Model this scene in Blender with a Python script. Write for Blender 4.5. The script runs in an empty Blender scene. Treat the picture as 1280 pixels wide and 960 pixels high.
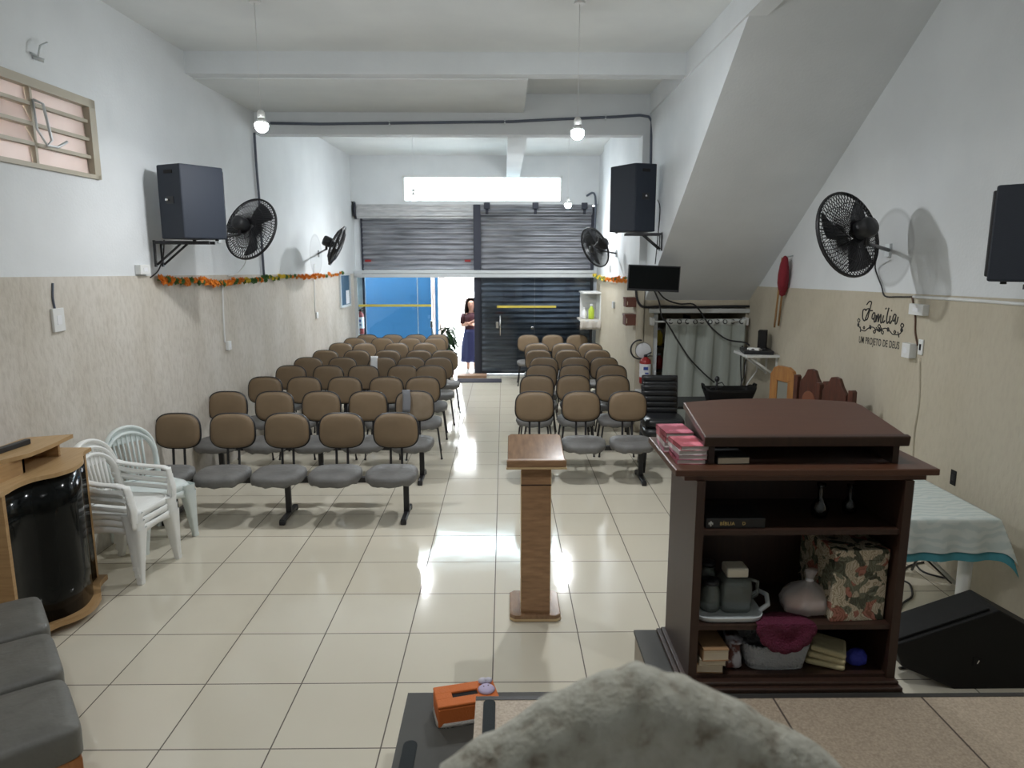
import bpy, bmesh, math, random
from mathutils import Vector, Matrix
random.seed(7)
SC = bpy.context.scene
COL = SC.collection
PI = math.pi
R = math.radians
# ------------------------------------------------------------------ camera geometry (1280x960 frame)
F = 877.0; H = 2.30
PSI = R(0.653); TH = R(9.96)
cp, sp = math.cos(PSI), math.sin(PSI); ct, st = math.cos(TH), math.sin(TH)
FW = Vector((sp*ct, cp*ct, -st)); RT = Vector((cp, -sp, 0)); UP = Vector((sp*st, cp*st, ct))
EYE = Vector((0, 0, H))
def ray(x, y): return FW + RT*((x-640)/F) + UP*((480-y)/F)
def WZ(x, y, z=0.0):
    d = ray(x, y); return EYE + d*((z-H)/d.z)
def WY(x, y, Y):
    d = ray(x, y); return EYE + d*(Y/d.y)
def WX(x, y, X):
    d = ray(x, y); return EYE + d*(X/d.x)
LW0, LW1, LS = -2.97, 14.1, 0.0333            # left wall: X = LW0-(LW1-Y)*LS
def lwx(Y): return LW0-(LW1-Y)*LS
def WL(x, y, off=0.0):
    d = ray(x, y); t = (LW0-LW1*LS+off)/(d.x-LS*d.y); return EYE + d*t
XR = 3.25          # right wall, front bay
XS = 1.86          # side of the stair
YB = 14.1          # street front
YM = 9.28          # middle beam and wall under the stair

# ------------------------------------------------------------------ materials
MATS = {}
def mat(name, col, rough=0.5, metal=0.0, col2=None, scale=8.0, stretch=(1,1,1), bump=0.0, bscale=60.0, spec=0.5, trans=0.0, emit=None, estr=0.0, coat=0.0, thr=(0.35,0.65), detail=4.0, alpha=1.0):
    if name in MATS: return MATS[name]
    m = bpy.data.materials.new(name); m.use_nodes = True
    nt = m.node_tree; b = nt.nodes['Principled BSDF']
    b.inputs['Base Color'].default_value = (*col, 1)
    b.inputs['Roughness'].default_value = rough
    b.inputs['Metallic'].default_value = metal
    b.inputs['Specular IOR Level'].default_value = spec
    b.inputs['Transmission Weight'].default_value = trans
    b.inputs['Coat Weight'].default_value = coat
    b.inputs['Alpha'].default_value = alpha
    if emit:
        b.inputs['Emission Color'].default_value = (*emit, 1); b.inputs['Emission Strength'].default_value = estr
    if col2 or bump:
        tc = nt.nodes.new('ShaderNodeTexCoord'); mp = nt.nodes.new('ShaderNodeMapping')
        mp.inputs['Scale'].default_value = stretch
        nt.links.new(tc.outputs['Object'], mp.inputs['Vector'])
    if col2:
        n = nt.nodes.new('ShaderNodeTexNoise'); n.inputs['Scale'].default_value = scale; n.inputs['Detail'].default_value = detail
        nt.links.new(mp.outputs[0], n.inputs['Vector'])
        r = nt.nodes.new('ShaderNodeValToRGB')
        r.color_ramp.elements[0].position, r.color_ramp.elements[1].position = thr
        r.color_ramp.elements[0].color = (*col, 1); r.color_ramp.elements[1].color = (*col2, 1)
        nt.links.new(n.outputs['Fac'], r.inputs[0]); nt.links.new(r.outputs[0], b.inputs['Base Color'])
    if bump:
        n2 = nt.nodes.new('ShaderNodeTexNoise'); n2.inputs['Scale'].default_value = bscale; n2.inputs['Detail'].default_value = 3
        nt.links.new(mp.outputs[0], n2.inputs['Vector'])
        bp = nt.nodes.new('ShaderNodeBump'); bp.inputs['Strength'].default_value = bump; bp.inputs['Distance'].default_value = 0.02
        nt.links.new(n2.outputs['Fac'], bp.inputs['Height']); nt.links.new(bp.outputs[0], b.inputs['Normal'])
    MATS[name] = m
    return m

def glass_mat(name, tint=(0.9,0.95,0.95), refl=0.9):
    m = bpy.data.materials.new(name); m.use_nodes = True; nt = m.node_tree; nt.nodes.clear()
    o = nt.nodes.new('ShaderNodeOutputMaterial'); mx = nt.nodes.new('ShaderNodeMixShader')
    t = nt.nodes.new('ShaderNodeBsdfTransparent'); t.inputs[0].default_value = (*tint, 1)
    g = nt.nodes.new('ShaderNodeBsdfGlossy'); g.inputs['Roughness'].default_value = 0.02
    g.inputs[0].default_value = (refl, refl, refl, 1)
    fr = nt.nodes.new('ShaderNodeFresnel'); fr.inputs['IOR'].default_value = 1.5
    nt.links.new(fr.outputs[0], mx.inputs[0]); nt.links.new(t.outputs[0], mx.inputs[1]); nt.links.new(g.outputs[0], mx.inputs[2])
    nt.links.new(mx.outputs[0], o.inputs[0]); MATS[name] = m
    return m

M = {}
M['white'] = mat('white_paint', (0.70,0.725,0.74), 0.75, col2=(0.65,0.675,0.69), scale=1.6, bump=0.12, bscale=45)
M['ceil'] = mat('ceiling_paint', (0.73,0.75,0.74), 0.85, col2=(0.66,0.68,0.68), scale=1.1)
M['black'] = mat('black_plastic', (0.018,0.019,0.022), 0.42)
M['blackm'] = mat('black_metal', (0.02,0.02,0.023), 0.38, metal=0.2)
M['cable'] = mat('cable_rubber', (0.02,0.02,0.022), 0.55)
M['speaker'] = mat('speaker_cabinet', (0.011,0.017,0.030), 0.6, bump=0.15, bscale=300)
M['tan'] = mat('tan_vinyl', (0.215,0.150,0.088), 0.52, col2=(0.19,0.132,0.076), scale=5, bump=0.1, bscale=250)
M['tan_b'] = mat('tan_vinyl_worn', (0.25,0.195,0.135), 0.55, col2=(0.205,0.15,0.095), scale=9)
M['seat'] = mat('grey_seat_cover', (0.165,0.163,0.158), 0.6, col2=(0.13,0.128,0.124), scale=7, bump=0.5, bscale=14)
M['seat_dark'] = mat('grey_leatherette', (0.135,0.133,0.118), 0.5, col2=(0.11,0.108,0.096), scale=6, bump=0.45, bscale=10)
M['wplast'] = mat('white_plastic', (0.84,0.85,0.83), 0.35)
M['wplast_b'] = mat('pale_blue_white_plastic', (0.72,0.785,0.775), 0.35)
M['beech'] = mat('beech_laminate', (0.46,0.29,0.135), 0.45, col2=(0.37,0.22,0.095), scale=5, stretch=(1,1,14), thr=(0.3,0.7))
M['beech_t'] = mat('beech_top', (0.50,0.335,0.17), 0.4, col2=(0.42,0.265,0.12), scale=5, stretch=(12,1,1), thr=(0.3,0.7))
M['gloss_black'] = mat('gloss_black_sheet', (0.004,0.005,0.005), 0.10, spec=0.16)
M['orange_wood'] = mat('orange_varnished_wood', (0.40,0.155,0.045), 0.4, col2=(0.32,0.115,0.03), scale=6, stretch=(8,8,1))
M['dark_wood'] = mat('dark_brown_laminate', (0.043,0.0205,0.013), 0.40, col2=(0.029,0.0145,0.0095), scale=5, stretch=(14,14,1), thr=(0.3,0.7))
M['dark_top'] = mat('dark_brown_top', (0.088,0.036,0.019), 0.36, col2=(0.07,0.029,0.0155), scale=4, stretch=(1,14,1), thr=(0.3,0.7))
M['lect'] = mat('rustic_wood', (0.40,0.235,0.125), 0.38, col2=(0.22,0.12,0.06), scale=4, stretch=(2,2,9), thr=(0.25,0.75), detail=8)
M['lect_top'] = mat('glossy_wood_top', (0.32,0.19,0.105), 0.18, col2=(0.20,0.115,0.065), scale=4, stretch=(9,2,2), thr=(0.25,0.75), detail=8)
M['edge_pale'] = mat('pale_wood_edge', (0.55,0.40,0.22), 0.3)
M['alum'] = mat('aluminium', (0.62,0.65,0.66), 0.38, metal=0.5)
M['beige_metal'] = mat('beige_painted_metal', (0.42,0.38,0.30), 0.5)
M['steel'] = mat('galvanised_slats', (0.13,0.137,0.155), 0.40, metal=0.5, col2=(0.37,0.38,0.41), scale=3, stretch=(0.6,1,7), thr=(0.3,0.75), detail=7)
M['steel_l'] = mat('light_galvanised', (0.45,0.46,0.47), 0.45, metal=0.5, col2=(0.6,0.6,0.6), scale=5, stretch=(1,1,8))
M['dark_post'] = mat('dark_blue_grey_steel', (0.035,0.038,0.055), 0.5, metal=0.3)
M['red'] = mat('red_paint', (0.32,0.02,0.02), 0.35)
M['red_cloth'] = mat('red_velvet', (0.20,0.012,0.022), 0.85, bump=0.4, bscale=40)
M['label'] = mat('paper_label', (0.75,0.76,0.78), 0.5)
M['blue_ink'] = mat('blue_ink', (0.04,0.08,0.35), 0.5)
M['yellow'] = mat('yellow_tape', (0.62,0.50,0.08), 0.5)
M['stick'] = mat('stick_wood', (0.34,0.19,0.075), 0.45, col2=(0.26,0.135,0.05), scale=6, stretch=(6,6,1))
M['carved'] = mat('carved_dark_wood', (0.085,0.026,0.014), 0.4, col2=(0.055,0.017,0.010), scale=8, stretch=(5,5,1))
M['carved_pad'] = mat('chestnut_panel', (0.17,0.06,0.03), 0.45)
M['curtain'] = mat('grey_white_curtain', (0.37,0.40,0.365), 0.8, bump=0.25, bscale=400)
M['curtain_band'] = mat('curtain_header', (0.60,0.63,0.60), 0.75)
M['chrome'] = mat('chrome', (0.75,0.75,0.75), 0.2, metal=1.0)
M['grey_top'] = mat('dark_grey_step_top', (0.055,0.054,0.046), 0.6, col2=(0.045,0.044,0.038), scale=3)
M['step_side'] = mat('step_side_board', (0.46,0.40,0.31), 0.6)
M['strip'] = mat('black_grip_strip', (0.008,0.014,0.016), 0.75, bump=0.4, bscale=500)
M['orange'] = mat('orange_felt', (0.62,0.155,0.03), 0.75, bump=0.25, bscale=200)
M['lilac'] = mat('lilac_cloth', (0.52,0.45,0.62), 0.75)
M['lace'] = mat('white_lace', (0.66,0.62,0.56), 0.8, bump=0.9, bscale=220)
M['maroon'] = mat('maroon_crochet', (0.14,0.012,0.045), 0.9, bump=1.0, bscale=160)
M['basket'] = mat('white_basket', (0.50,0.53,0.56), 0.55, bump=1.0, bscale=150)
M['tanbook'] = mat('tan_cover', (0.34,0.20,0.10), 0.6)
M['paper'] = mat('cream_paper', (0.62,0.55,0.42), 0.8, col2=(0.54,0.47,0.35), scale=4, stretch=(1,1,60))
M['paper_w'] = mat('white_paper', (0.66,0.62,0.58), 0.75, col2=(0.50,0.46,0.44), scale=4, stretch=(1,1,70))
M['blackbook'] = mat('black_book_cover', (0.012,0.012,0.012), 0.5)
M['gold'] = mat('gold_foil', (0.55,0.42,0.16), 0.35, metal=0.6)
M['creamcloth'] = mat('cream_cloth', (0.50,0.44,0.26), 0.85, bump=0.3, bscale=60)
M['bluecloth'] = mat('blue_cloth', (0.025,0.035,0.32), 0.7, bump=0.6, bscale=30)
M['jar'] = glass_mat('jar_glass', (0.80,0.84,0.84), 0.8)
_nt = M['jar'].node_tree; _o = _nt.nodes['Material Output']; _src = _o.inputs[0].links[0].from_socket
_d = _nt.nodes.new('ShaderNodeBsdfDiffuse'); _d.inputs[0].default_value = (0.42,0.46,0.43,1); _mx = _nt.nodes.new('ShaderNodeMixShader'); _mx.inputs[0].default_value = 0.22
_nt.links.new(_src, _mx.inputs[1]); _nt.links.new(_d.outputs[0], _mx.inputs[2]); _nt.links.new(_mx.outputs[0], _o.inputs[0])
M['glass'] = glass_mat('clear_glass', (0.82,0.90,0.93), 0.9)
M['vase'] = glass_mat('vase_glass', (0.86,0.88,0.88), 0.8)
M['green_glass'] = glass_mat('tinted_glass', (0.76,0.81,0.85), 0.9)
M['lid'] = mat('cream_lid', (0.72,0.68,0.56), 0.4)
M['tray'] = mat('pale_tray', (0.66,0.70,0.71), 0.3)
M['bread'] = mat('pinkish_bread', (0.62,0.36,0.26), 0.7, col2=(0.45,0.25,0.18), scale=9)
M['router'] = mat('matt_black_box', (0.006,0.006,0.006), 0.6, spec=0.3)
M['leaf'] = mat('plant_leaf', (0.012,0.032,0.010), 0.6, spec=0.2)
M['pot'] = mat('terracotta_pot', (0.22,0.09,0.05), 0.7)
M['f_orange'] = mat('orange_petals', (0.75,0.26,0.03), 0.7)
M['f_yellow'] = mat('yellow_petals', (0.72,0.55,0.06), 0.7)
M['f_green'] = mat('green_leaves_garland', (0.09,0.20,0.06), 0.7)
M['skin'] = mat('skin', (0.50,0.27,0.19), 0.55)
M['hair'] = mat('dark_brown_hair', (0.045,0.022,0.014), 0.55)
M['navy'] = mat('navy_skirt', (0.025,0.03,0.10), 0.8)
M['wine'] = mat('dark_wine_top', (0.06,0.015,0.022), 0.8)
M['shoe'] = mat('white_shoe', (0.70,0.68,0.66), 0.6)
M['bluewall'] = mat('blue_painted_wall', (0.010,0.085,0.19), 0.7)
M['outw'] = mat('pale_street_wall', (0.80,0.80,0.80), 0.8)
M['outg'] = mat('street_pavement', (0.62,0.61,0.58), 0.85, col2=(0.54,0.53,0.5), scale=3)
M['door_cream'] = mat('pinkish_door_edge', (0.62,0.50,0.45), 0.6)
M['brownbox'] = mat('reddish_brown_box', (0.13,0.045,0.028), 0.5)
M['pine'] = mat('pine_chair', (0.36,0.17,0.05), 0.45, col2=(0.28,0.12,0.035), scale=6, stretch=(6,6,1))
M['greyfab'] = mat('grey_green_fabric', (0.20,0.20,0.17), 0.9)
M['pvc'] = mat('white_pvc', (0.70,0.71,0.70), 0.45)
M['greypipe'] = mat('grey_conduit', (0.10,0.115,0.15), 0.5)
M['outlet_dark'] = mat('dark_hole', (0.01,0.01,0.01), 0.9)
M['mat'] = mat('dark_doormat', (0.03,0.03,0.045), 0.95)
M['tawny'] = mat('brown_plank', (0.24,0.14,0.085), 0.6)
M['pane'] = mat('frosted_pinkish_glass', (0.74,0.64,0.60), 0.5, trans=0.2, col2=(0.66,0.55,0.50), scale=2)

# speckled throw in the foreground
def throw_mat():
    m = bpy.data.materials.new('speckled_fleece'); m.use_nodes = True; nt = m.node_tree; b = nt.nodes['Principled BSDF']
    b.inputs['Roughness'].default_value = 0.95
    tc = nt.nodes.new('ShaderNodeTexCoord')
    n = nt.nodes.new('ShaderNodeTexNoise'); n.inputs['Scale'].default_value = 26; n.inputs['Detail'].default_value = 5
    n.inputs['Roughness'].default_value = 0.6
    nt.links.new(tc.outputs['Object'], n.inputs['Vector'])
    r = nt.nodes.new('ShaderNodeValToRGB'); e = r.color_ramp.elements
    e[0].position = 0.30; e[0].color = (0.17,0.14,0.105,1); e[1].position = 0.44; e[1].color = (0.36,0.345,0.285,1)
    x = e.new(0.60); x.color = (0.43,0.42,0.36,1)
    nt.links.new(n.outputs['Fac'], r.inputs[0]); nt.links.new(r.outputs[0], b.inputs['Base Color'])
    bp = nt.nodes.new('ShaderNodeBump'); bp.inputs['Strength'].default_value = 0.8; bp.inputs['Distance'].default_value = 0.02
    nt.links.new(n.outputs['Fac'], bp.inputs['Height']); nt.links.new(bp.outputs[0], b.inputs['Normal'])
    return m
M['throw'] = throw_mat()

def tile_mat(name, x0, y0, t, c1, c2, grout, rough, g=0.0035, spec=0.5, speck=None, gap=0.0):
    m = bpy.data.materials.new(name); m.use_nodes = True; nt = m.node_tree; b = nt.nodes['Principled BSDF']
    L = nt.links.new; N = nt.nodes.new
    tc = N('ShaderNodeTexCoord'); sep = N('ShaderNodeSeparateXYZ'); L(tc.outputs['Object'], sep.inputs[0])
    def ma(op, a, bb=None):
        n = N('ShaderNodeMath'); n.operation = op
        for i, v in enumerate((a, bb)):
            if v is None: continue
            if isinstance(v, (int, float)): n.inputs[i].default_value = v
            else: L(v, n.inputs[i])
        return n.outputs[0]
    def line(o, off):
        u = ma('DIVIDE', ma('SUBTRACT', o, off), t)
        return ma('LESS_THAN', ma('ABSOLUTE', ma('SUBTRACT', ma('FRACT', ma('ADD', u, 0.5)), 0.5)), g/t), ma('FLOOR', u)
    gx, ix = line(sep.outputs[0], x0); gy, iy = line(sep.outputs[1], y0)
    gr = ma('MAXIMUM', gx, gy)
    cmb = N('ShaderNodeCombineXYZ'); L(ix, cmb.inputs[0]); L(iy, cmb.inputs[1])
    wn = N('ShaderNodeTexWhiteNoise'); L(cmb.outputs[0], wn.inputs['Vector'])
    ns = N('ShaderNodeTexNoise'); ns.inputs['Scale'].default_value = 130 if speck else 1.5; ns.inputs['Detail'].default_value = 3
    L(tc.outputs['Object'], ns.inputs['Vector'])
    mix = N('ShaderNodeMix'); mix.data_type = 'RGBA'; mix.inputs[6].default_value = (*c1,1); mix.inputs[7].default_value = (*c2,1)
    fac = ma('ADD', ma('MULTIPLY', wn.outputs['Value'], 0.35 if speck else 0.5), (ma('MULTIPLY', ma('SUBTRACT', ns.outputs['Fac'], 0.32), 1.9) if speck else ma('MULTIPLY', ns.outputs['Fac'], 0.5)))
    L(fac, mix.inputs[0])
    mix2 = N('ShaderNodeMix'); mix2.data_type = 'RGBA'; L(gr, mix2.inputs[0]); L(mix.outputs[2], mix2.inputs[6]); mix2.inputs[7].default_value = (*grout,1)
    L(mix2.outputs[2], b.inputs['Base Color'])
    L(ma('ADD', rough, ma('MULTIPLY', gr, 0.5)), b.inputs['Roughness'])
    b.inputs['Specular IOR Level'].default_value = spec
    n3 = N('ShaderNodeTexNoise'); n3.inputs['Scale'].default_value = 5; L(tc.outputs['Object'], n3.inputs['Vector'])
    bp = N('ShaderNodeBump'); bp.inputs['Strength'].default_value = 0.05; bp.inputs['Distance'].default_value = 0.02
    L(n3.outputs['Fac'], bp.inputs['Height']); L(bp.outputs[0], b.inputs['Normal'])
    return m
M['floor'] = tile_mat('cream_porcelain_tiles', -0.068, 3.017, 0.527, (0.70,0.655,0.545), (0.62,0.575,0.465), (0.10,0.08,0.06), 0.10)
M['plat'] = tile_mat('speckled_platform_tiles', 0.42, 1.72, 0.527, (0.52,0.425,0.32), (0.30,0.235,0.17), (0.09,0.07,0.055), 0.5, speck=True)

def plaster(name, c1, c2, c3, rough=0.85):
    m = bpy.data.materials.new(name); m.use_nodes = True; nt = m.node_tree; b = nt.nodes['Principled BSDF']
    L = nt.links.new; N = nt.nodes.new
    b.inputs['Roughness'].default_value = rough
    tc = N('ShaderNodeTexCoord')
    mp = N('ShaderNodeMapping'); mp.inputs['Scale'].default_value = (1,1,0.5); L(tc.outputs['Object'], mp.inputs[0])
    a = N('ShaderNodeTexNoise'); a.inputs['Scale'].default_value = 26; a.inputs['Detail'].default_value = 6; L(mp.outputs[0], a.inputs['Vector'])
    c = N('ShaderNodeTexNoise'); c.inputs['Scale'].default_value = 1.7; c.inputs['Detail'].default_value = 4; L(mp.outputs[0], c.inputs['Vector'])
    r = N('ShaderNodeValToRGB'); r.color_ramp.elements[0].position = 0.32; r.color_ramp.elements[1].position = 0.55
    r.color_ramp.elements[0].color = (*c2,1); r.color_ramp.elements[1].color = (*c1,1); L(a.outputs['Fac'], r.inputs[0])
    r2 = N('ShaderNodeValToRGB'); r2.color_ramp.elements[0].position = 0.38; r2.color_ramp.elements[1].position = 0.62
    r2.color_ramp.elements[0].color = (*c3,1); r2.color_ramp.elements[1].color = (1,1,1,1); L(c.outputs['Fac'], r2.inputs[0])
    mx = N('ShaderNodeMix'); mx.data_type = 'RGBA'; mx.blend_type = 'MULTIPLY'; mx.inputs[0].default_value = 1
    L(r.outputs[0], mx.inputs[6]); L(r2.outputs[0], mx.inputs[7]); L(mx.outputs[2], b.inputs['Base Color'])
    bp = N('ShaderNodeBump'); bp.inputs['Strength'].default_value = 0.5; bp.inputs['Distance'].default_value = 0.012
    L(a.outputs['Fac'], bp.inputs['Height']); L(bp.outputs[0], b.inputs['Normal'])
    return m
M['dadoL'] = plaster('rough_grey_beige_plaster', (0.60,0.565,0.51), (0.53,0.495,0.44), (0.86,0.84,0.80))
M['dadoR'] = plaster('smooth_beige_plaster', (0.50,0.455,0.36), (0.475,0.43,0.34), (0.94,0.93,0.91))

def floral():
    m = bpy.data.materials.new('floral_wrap'); m.use_nodes = True; nt = m.node_tree; b = nt.nodes['Principled BSDF']
    L = nt.links.new; N = nt.nodes.new; b.inputs['Roughness'].default_value = 0.22
    tc = N('ShaderNodeTexCoord')
    dn = N('ShaderNodeTexNoise'); dn.inputs['Scale'].default_value = 12; L(tc.outputs['Object'], dn.inputs['Vector'])
    mxv = N('ShaderNodeMix'); mxv.data_type = 'RGBA'; mxv.inputs[0].default_value = 0.12
    L(tc.outputs['Object'], mxv.inputs[6]); L(dn.outputs['Color'], mxv.inputs[7])
    v = N('ShaderNodeTexVoronoi'); v.inputs['Scale'].default_value = 34; v.feature = 'F1'; L(mxv.outputs[2], v.inputs['Vector'])
    w = N('ShaderNodeTexWave'); w.inputs['Scale'].default_value = 40; w.inputs['Distortion'].default_value = 12; L(mxv.outputs[2], w.inputs['Vector'])
    r = N('ShaderNodeValToRGB'); r.color_ramp.interpolation = 'CONSTANT'; e = r.color_ramp.elements
    e[0].position = 0; e[0].color = (0.55,0.48,0.36,1); e[1].position = 0.33; e[1].color = (0.075,0.085,0.06,1)
    for p, c in ((0.52,(0.50,0.44,0.33,1)), (0.68,(0.36,0.15,0.11,1)), (0.80,(0.16,0.17,0.12,1))):
        x = e.new(p); x.color = c
    sp_ = N('ShaderNodeSeparateColor'); L(v.outputs['Color'], sp_.inputs[0]); L(sp_.outputs[0], r.inputs[0])
    r2 = N('ShaderNodeValToRGB'); r2.color_ramp.elements[0].position = 0.35; r2.color_ramp.elements[1].position = 0.5
    r2.color_ramp.elements[0].color = (0.45,0.42,0.36,1); L(w.outputs['Fac'], r2.inputs[0])
    mx = N('ShaderNodeMix'); mx.data_type = 'RGBA'; mx.blend_type = 'MULTIPLY'; mx.inputs[0].default_value = 0.8
    L(r.outputs[0], mx.inputs[6]); L(r2.outputs[0], mx.inputs[7]); L(mx.outputs[2], b.inputs['Base Color'])
    return m
M['floral'] = floral()

def lace_cloth():
    m = bpy.data.materials.new('pale_lace_cloth'); m.use_nodes = True; nt = m.node_tree; b = nt.nodes['Principled BSDF']
    L = nt.links.new; N = nt.nodes.new; b.inputs['Roughness'].default_value = 0.85
    tc = N('ShaderNodeTexCoord')
    w = N('ShaderNodeTexWave'); w.wave_type = 'RINGS'; w.inputs['Scale'].default_value = 6; w.inputs['Distortion'].default_value = 9; w.inputs['Detail'].default_value = 2
    L(tc.outputs['Object'], w.inputs['Vector'])
    r = N('ShaderNodeValToRGB'); r.color_ramp.elements[0].position = 0.25; r.color_ramp.elements[1].position = 0.7
    r.color_ramp.elements[0].color = (0.56,0.63,0.61,1); r.color_ramp.elements[1].color = (0.66,0.71,0.68,1)
    L(w.outputs['Fac'], r.inputs[0]); L(r.outputs[0], b.inputs['Base Color'])
    return m
M['lace_cloth'] = lace_cloth()
M['teal'] = mat('teal_underskirt', (0.07,0.30,0.36), 0.7)

# white wall with the round dusty ring a fan has left
def fan_wall(name, spots):
    m = M['white'].copy(); m.name = name; nt = m.node_tree; L = nt.links.new; N = nt.nodes.new
    b = nt.nodes['Principled BSDF']; src = b.inputs['Base Color'].links[0].from_socket
    tc = N('ShaderNodeTexCoord')
    for (c, rad, k) in spots:
        vd = N('ShaderNodeVectorMath'); vd.operation = 'DISTANCE'; L(tc.outputs['Object'], vd.inputs[0]); vd.inputs[1].default_value = c
        r = N('ShaderNodeValToRGB'); e = r.color_ramp.elements
        e[0].position = 0; e[0].color = (k*0.9,k*0.9,k*0.9,1); e[1].position = 1; e[1].color = (1,1,1,1)
        x = e.new(0.80); x.color = (k,k,k,1); x = e.new(0.90); x.color = (k*0.86,k*0.86,k*0.86,1); x = e.new(0.97); x.color = (1,1,1,1)
        dv = N('ShaderNodeMath'); dv.operation = 'DIVIDE'; L(vd.outputs['Value'], dv.inputs[0]); dv.inputs[1].default_value = rad
        L(dv.outputs[0], r.inputs[0])
        mx = N('ShaderNodeMix'); mx.data_type = 'RGBA'; mx.blend_type = 'MULTIPLY'; mx.inputs[0].default_value = 1
        L(src, mx.inputs[6]); L(r.outputs[0], mx.inputs[7]); src = mx.outputs[2]
    L(src, b.inputs['Base Color'])
    return m

# ------------------------------------------------------------------ mesh builder
class MB:
    def __init__(s): s.bm = bmesh.new()
    def _add(s, bm2, Mx=None, mi=0, smooth=False):
        vm = {}
        for v in bm2.verts:
            vm[v] = s.bm.verts.new(Mx @ v.co if Mx is not None else v.co)
        for f in bm2.faces:
            try:
                nf = s.bm.faces.new([vm[v] for v in f.verts]); nf.material_index = mi; nf.smooth = smooth
            except ValueError: pass
        bm2.free(); return s
    def box(s, c, d, rot=None, bev=0.0, mi=0, seg=2):
        b = bmesh.new(); bmesh.ops.create_cube(b, size=1)
        for v in b.verts: v.co = Vector((v.co.x*d[0], v.co.y*d[1], v.co.z*d[2]))
        if bev > 0: bmesh.ops.bevel(b, geom=b.edges[:], offset=min(bev, min(d)*0.45), segments=seg, profile=0.5, affect='EDGES')
        Mx = Matrix.Translation(c)
        if rot is not None: Mx = Mx @ (rot.to_4x4() if len(rot) == 3 else rot)
        return s._add(b, Mx, mi)
    def bx(s, x0, x1, y0, y1, z0, z1, bev=0.0, mi=0):
        return s.box(((x0+x1)/2, (y0+y1)/2, (z0+z1)/2), (abs(x1-x0), abs(y1-y0), abs(z1-z0)), None, bev, mi)
    def tube(s, pts, r, seg=8, closed=False, mi=0, flat=None):
        pts = [Vector(p) for p in pts]; n = len(pts); rr = r if isinstance(r, (list, tuple)) else [r]*n
        rings = []; prev = None
        for i, p in enumerate(pts):
            if closed: t = (pts[(i+1) % n]-pts[i-1])
            else: t = pts[min(i+1, n-1)]-pts[max(i-1, 0)]
            if t.length < 1e-9: t = Vector((0,0,1))
            t.normalize()
            if prev is None:
                a = Vector((0,0,1)) if abs(t.z) < 0.9 else Vector((1,0,0))
                u = t.cross(a).normalized()
            else:
                u = prev - t*prev.dot(t)
                if u.length < 1e-6: u = t.cross(Vector((0,0,1)))
                u.normalize()
            prev = u; w = t.cross(u)
            fa = flat or 1.0
            rings.append([s.bm.verts.new(p + u*math.cos(2*PI*k/seg)*rr[i] + w*math.sin(2*PI*k/seg)*rr[i]*fa) for k in range(seg)])
        m = n if closed else n-1
        for i in range(m):
            A, B = rings[i], rings[(i+1) % n]
            for k in range(seg):
                f = s.bm.faces.new((A[k], A[(k+1) % seg], B[(k+1) % seg], B[k])); f.smooth = True; f.material_index = mi
        if not closed:
            for A, rev in ((rings[0], True), (rings[-1], False)):
                f = s.bm.faces.new(A[::-1] if rev else A); f.material_index = mi
        return s
    def lathe(s, prof, seg=24, Mx=None, mi=0, cap=True, sx=1.0, sy=1.0):
        rings = []
        for (r, z) in prof:
            ring = []
            for k in range(seg):
                p = Vector((math.cos(2*PI*k/seg)*r*sx, math.sin(2*PI*k/seg)*r*sy, z))
                ring.append(s.bm.verts.new(Mx @ p if Mx is not None else p))
            rings.append(ring)
        for A, B in zip(rings, rings[1:]):
            for k in range(seg):
                f = s.bm.faces.new((A[k], A[(k+1) % seg], B[(k+1) % seg], B[k])); f.smooth = True; f.material_index = mi
        if cap:
            f = s.bm.faces.new(rings[0][::-1]); f.material_index = mi
            f = s.bm.faces.new(rings[-1]); f.material_index = mi
        return s
    def pad(s, w, d, prof, ex=3.2, seg=40, Mx=None, mi=0, warp=None):
        """stack of superellipse rings: prof = [(scale, z)]"""
        rings = []
        for (k, z) in prof:
            ring = []
            for i in range(seg):
                a = 2*PI*i/seg; c, sn = math.cos(a), math.sin(a)
                x = math.copysign(abs(c)**(2/ex), c)*w/2*k; y = math.copysign(abs(sn)**(2/ex), sn)*d/2*k
                if k > 0.9: pass
                p = Vector((x, y, z))
                if warp: p = warp(p)
                ring.append(s.bm.verts.new(Mx @ p if Mx is not None else p))
            rings.append(ring)
        for A, B in zip(rings, rings[1:]):
            for k in range(seg):
                f = s.bm.faces.new((A[k], A[(k+1) % seg], B[(k+1) % seg], B[k])); f.smooth = True; f.material_index = mi
        f = s.bm.faces.new(rings[0][::-1]); f.material_index = mi; f.smooth = True
        f = s.bm.faces.new(rings[-1]); f.material_index = mi; f.smooth = True
        return s
    def prism(s, poly, z0, z1, Mx=None, mi=0, bev=0.0, smooth=False):
        b = bmesh.new()
        A = [b.verts.new((p[0], p[1], z0)) for p in poly]; B = [b.verts.new((p[0], p[1], z1)) for p in poly]; n = len(poly)
        b.faces.new(A[::-1]); b.faces.new(B)
        for i in range(n): b.faces.new((A[i], A[(i+1) % n], B[(i+1) % n], B[i]))
        bmesh.ops.recalc_face_normals(b, faces=b.faces[:])
        if bev: bmesh.ops.bevel(b, geom=[e for e in b.edges if e.calc_face_angle(0) > 0.6], offset=bev, segments=2, profile=0.5, affect='EDGES')
        return s._add(b, Mx, mi, smooth)
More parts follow.
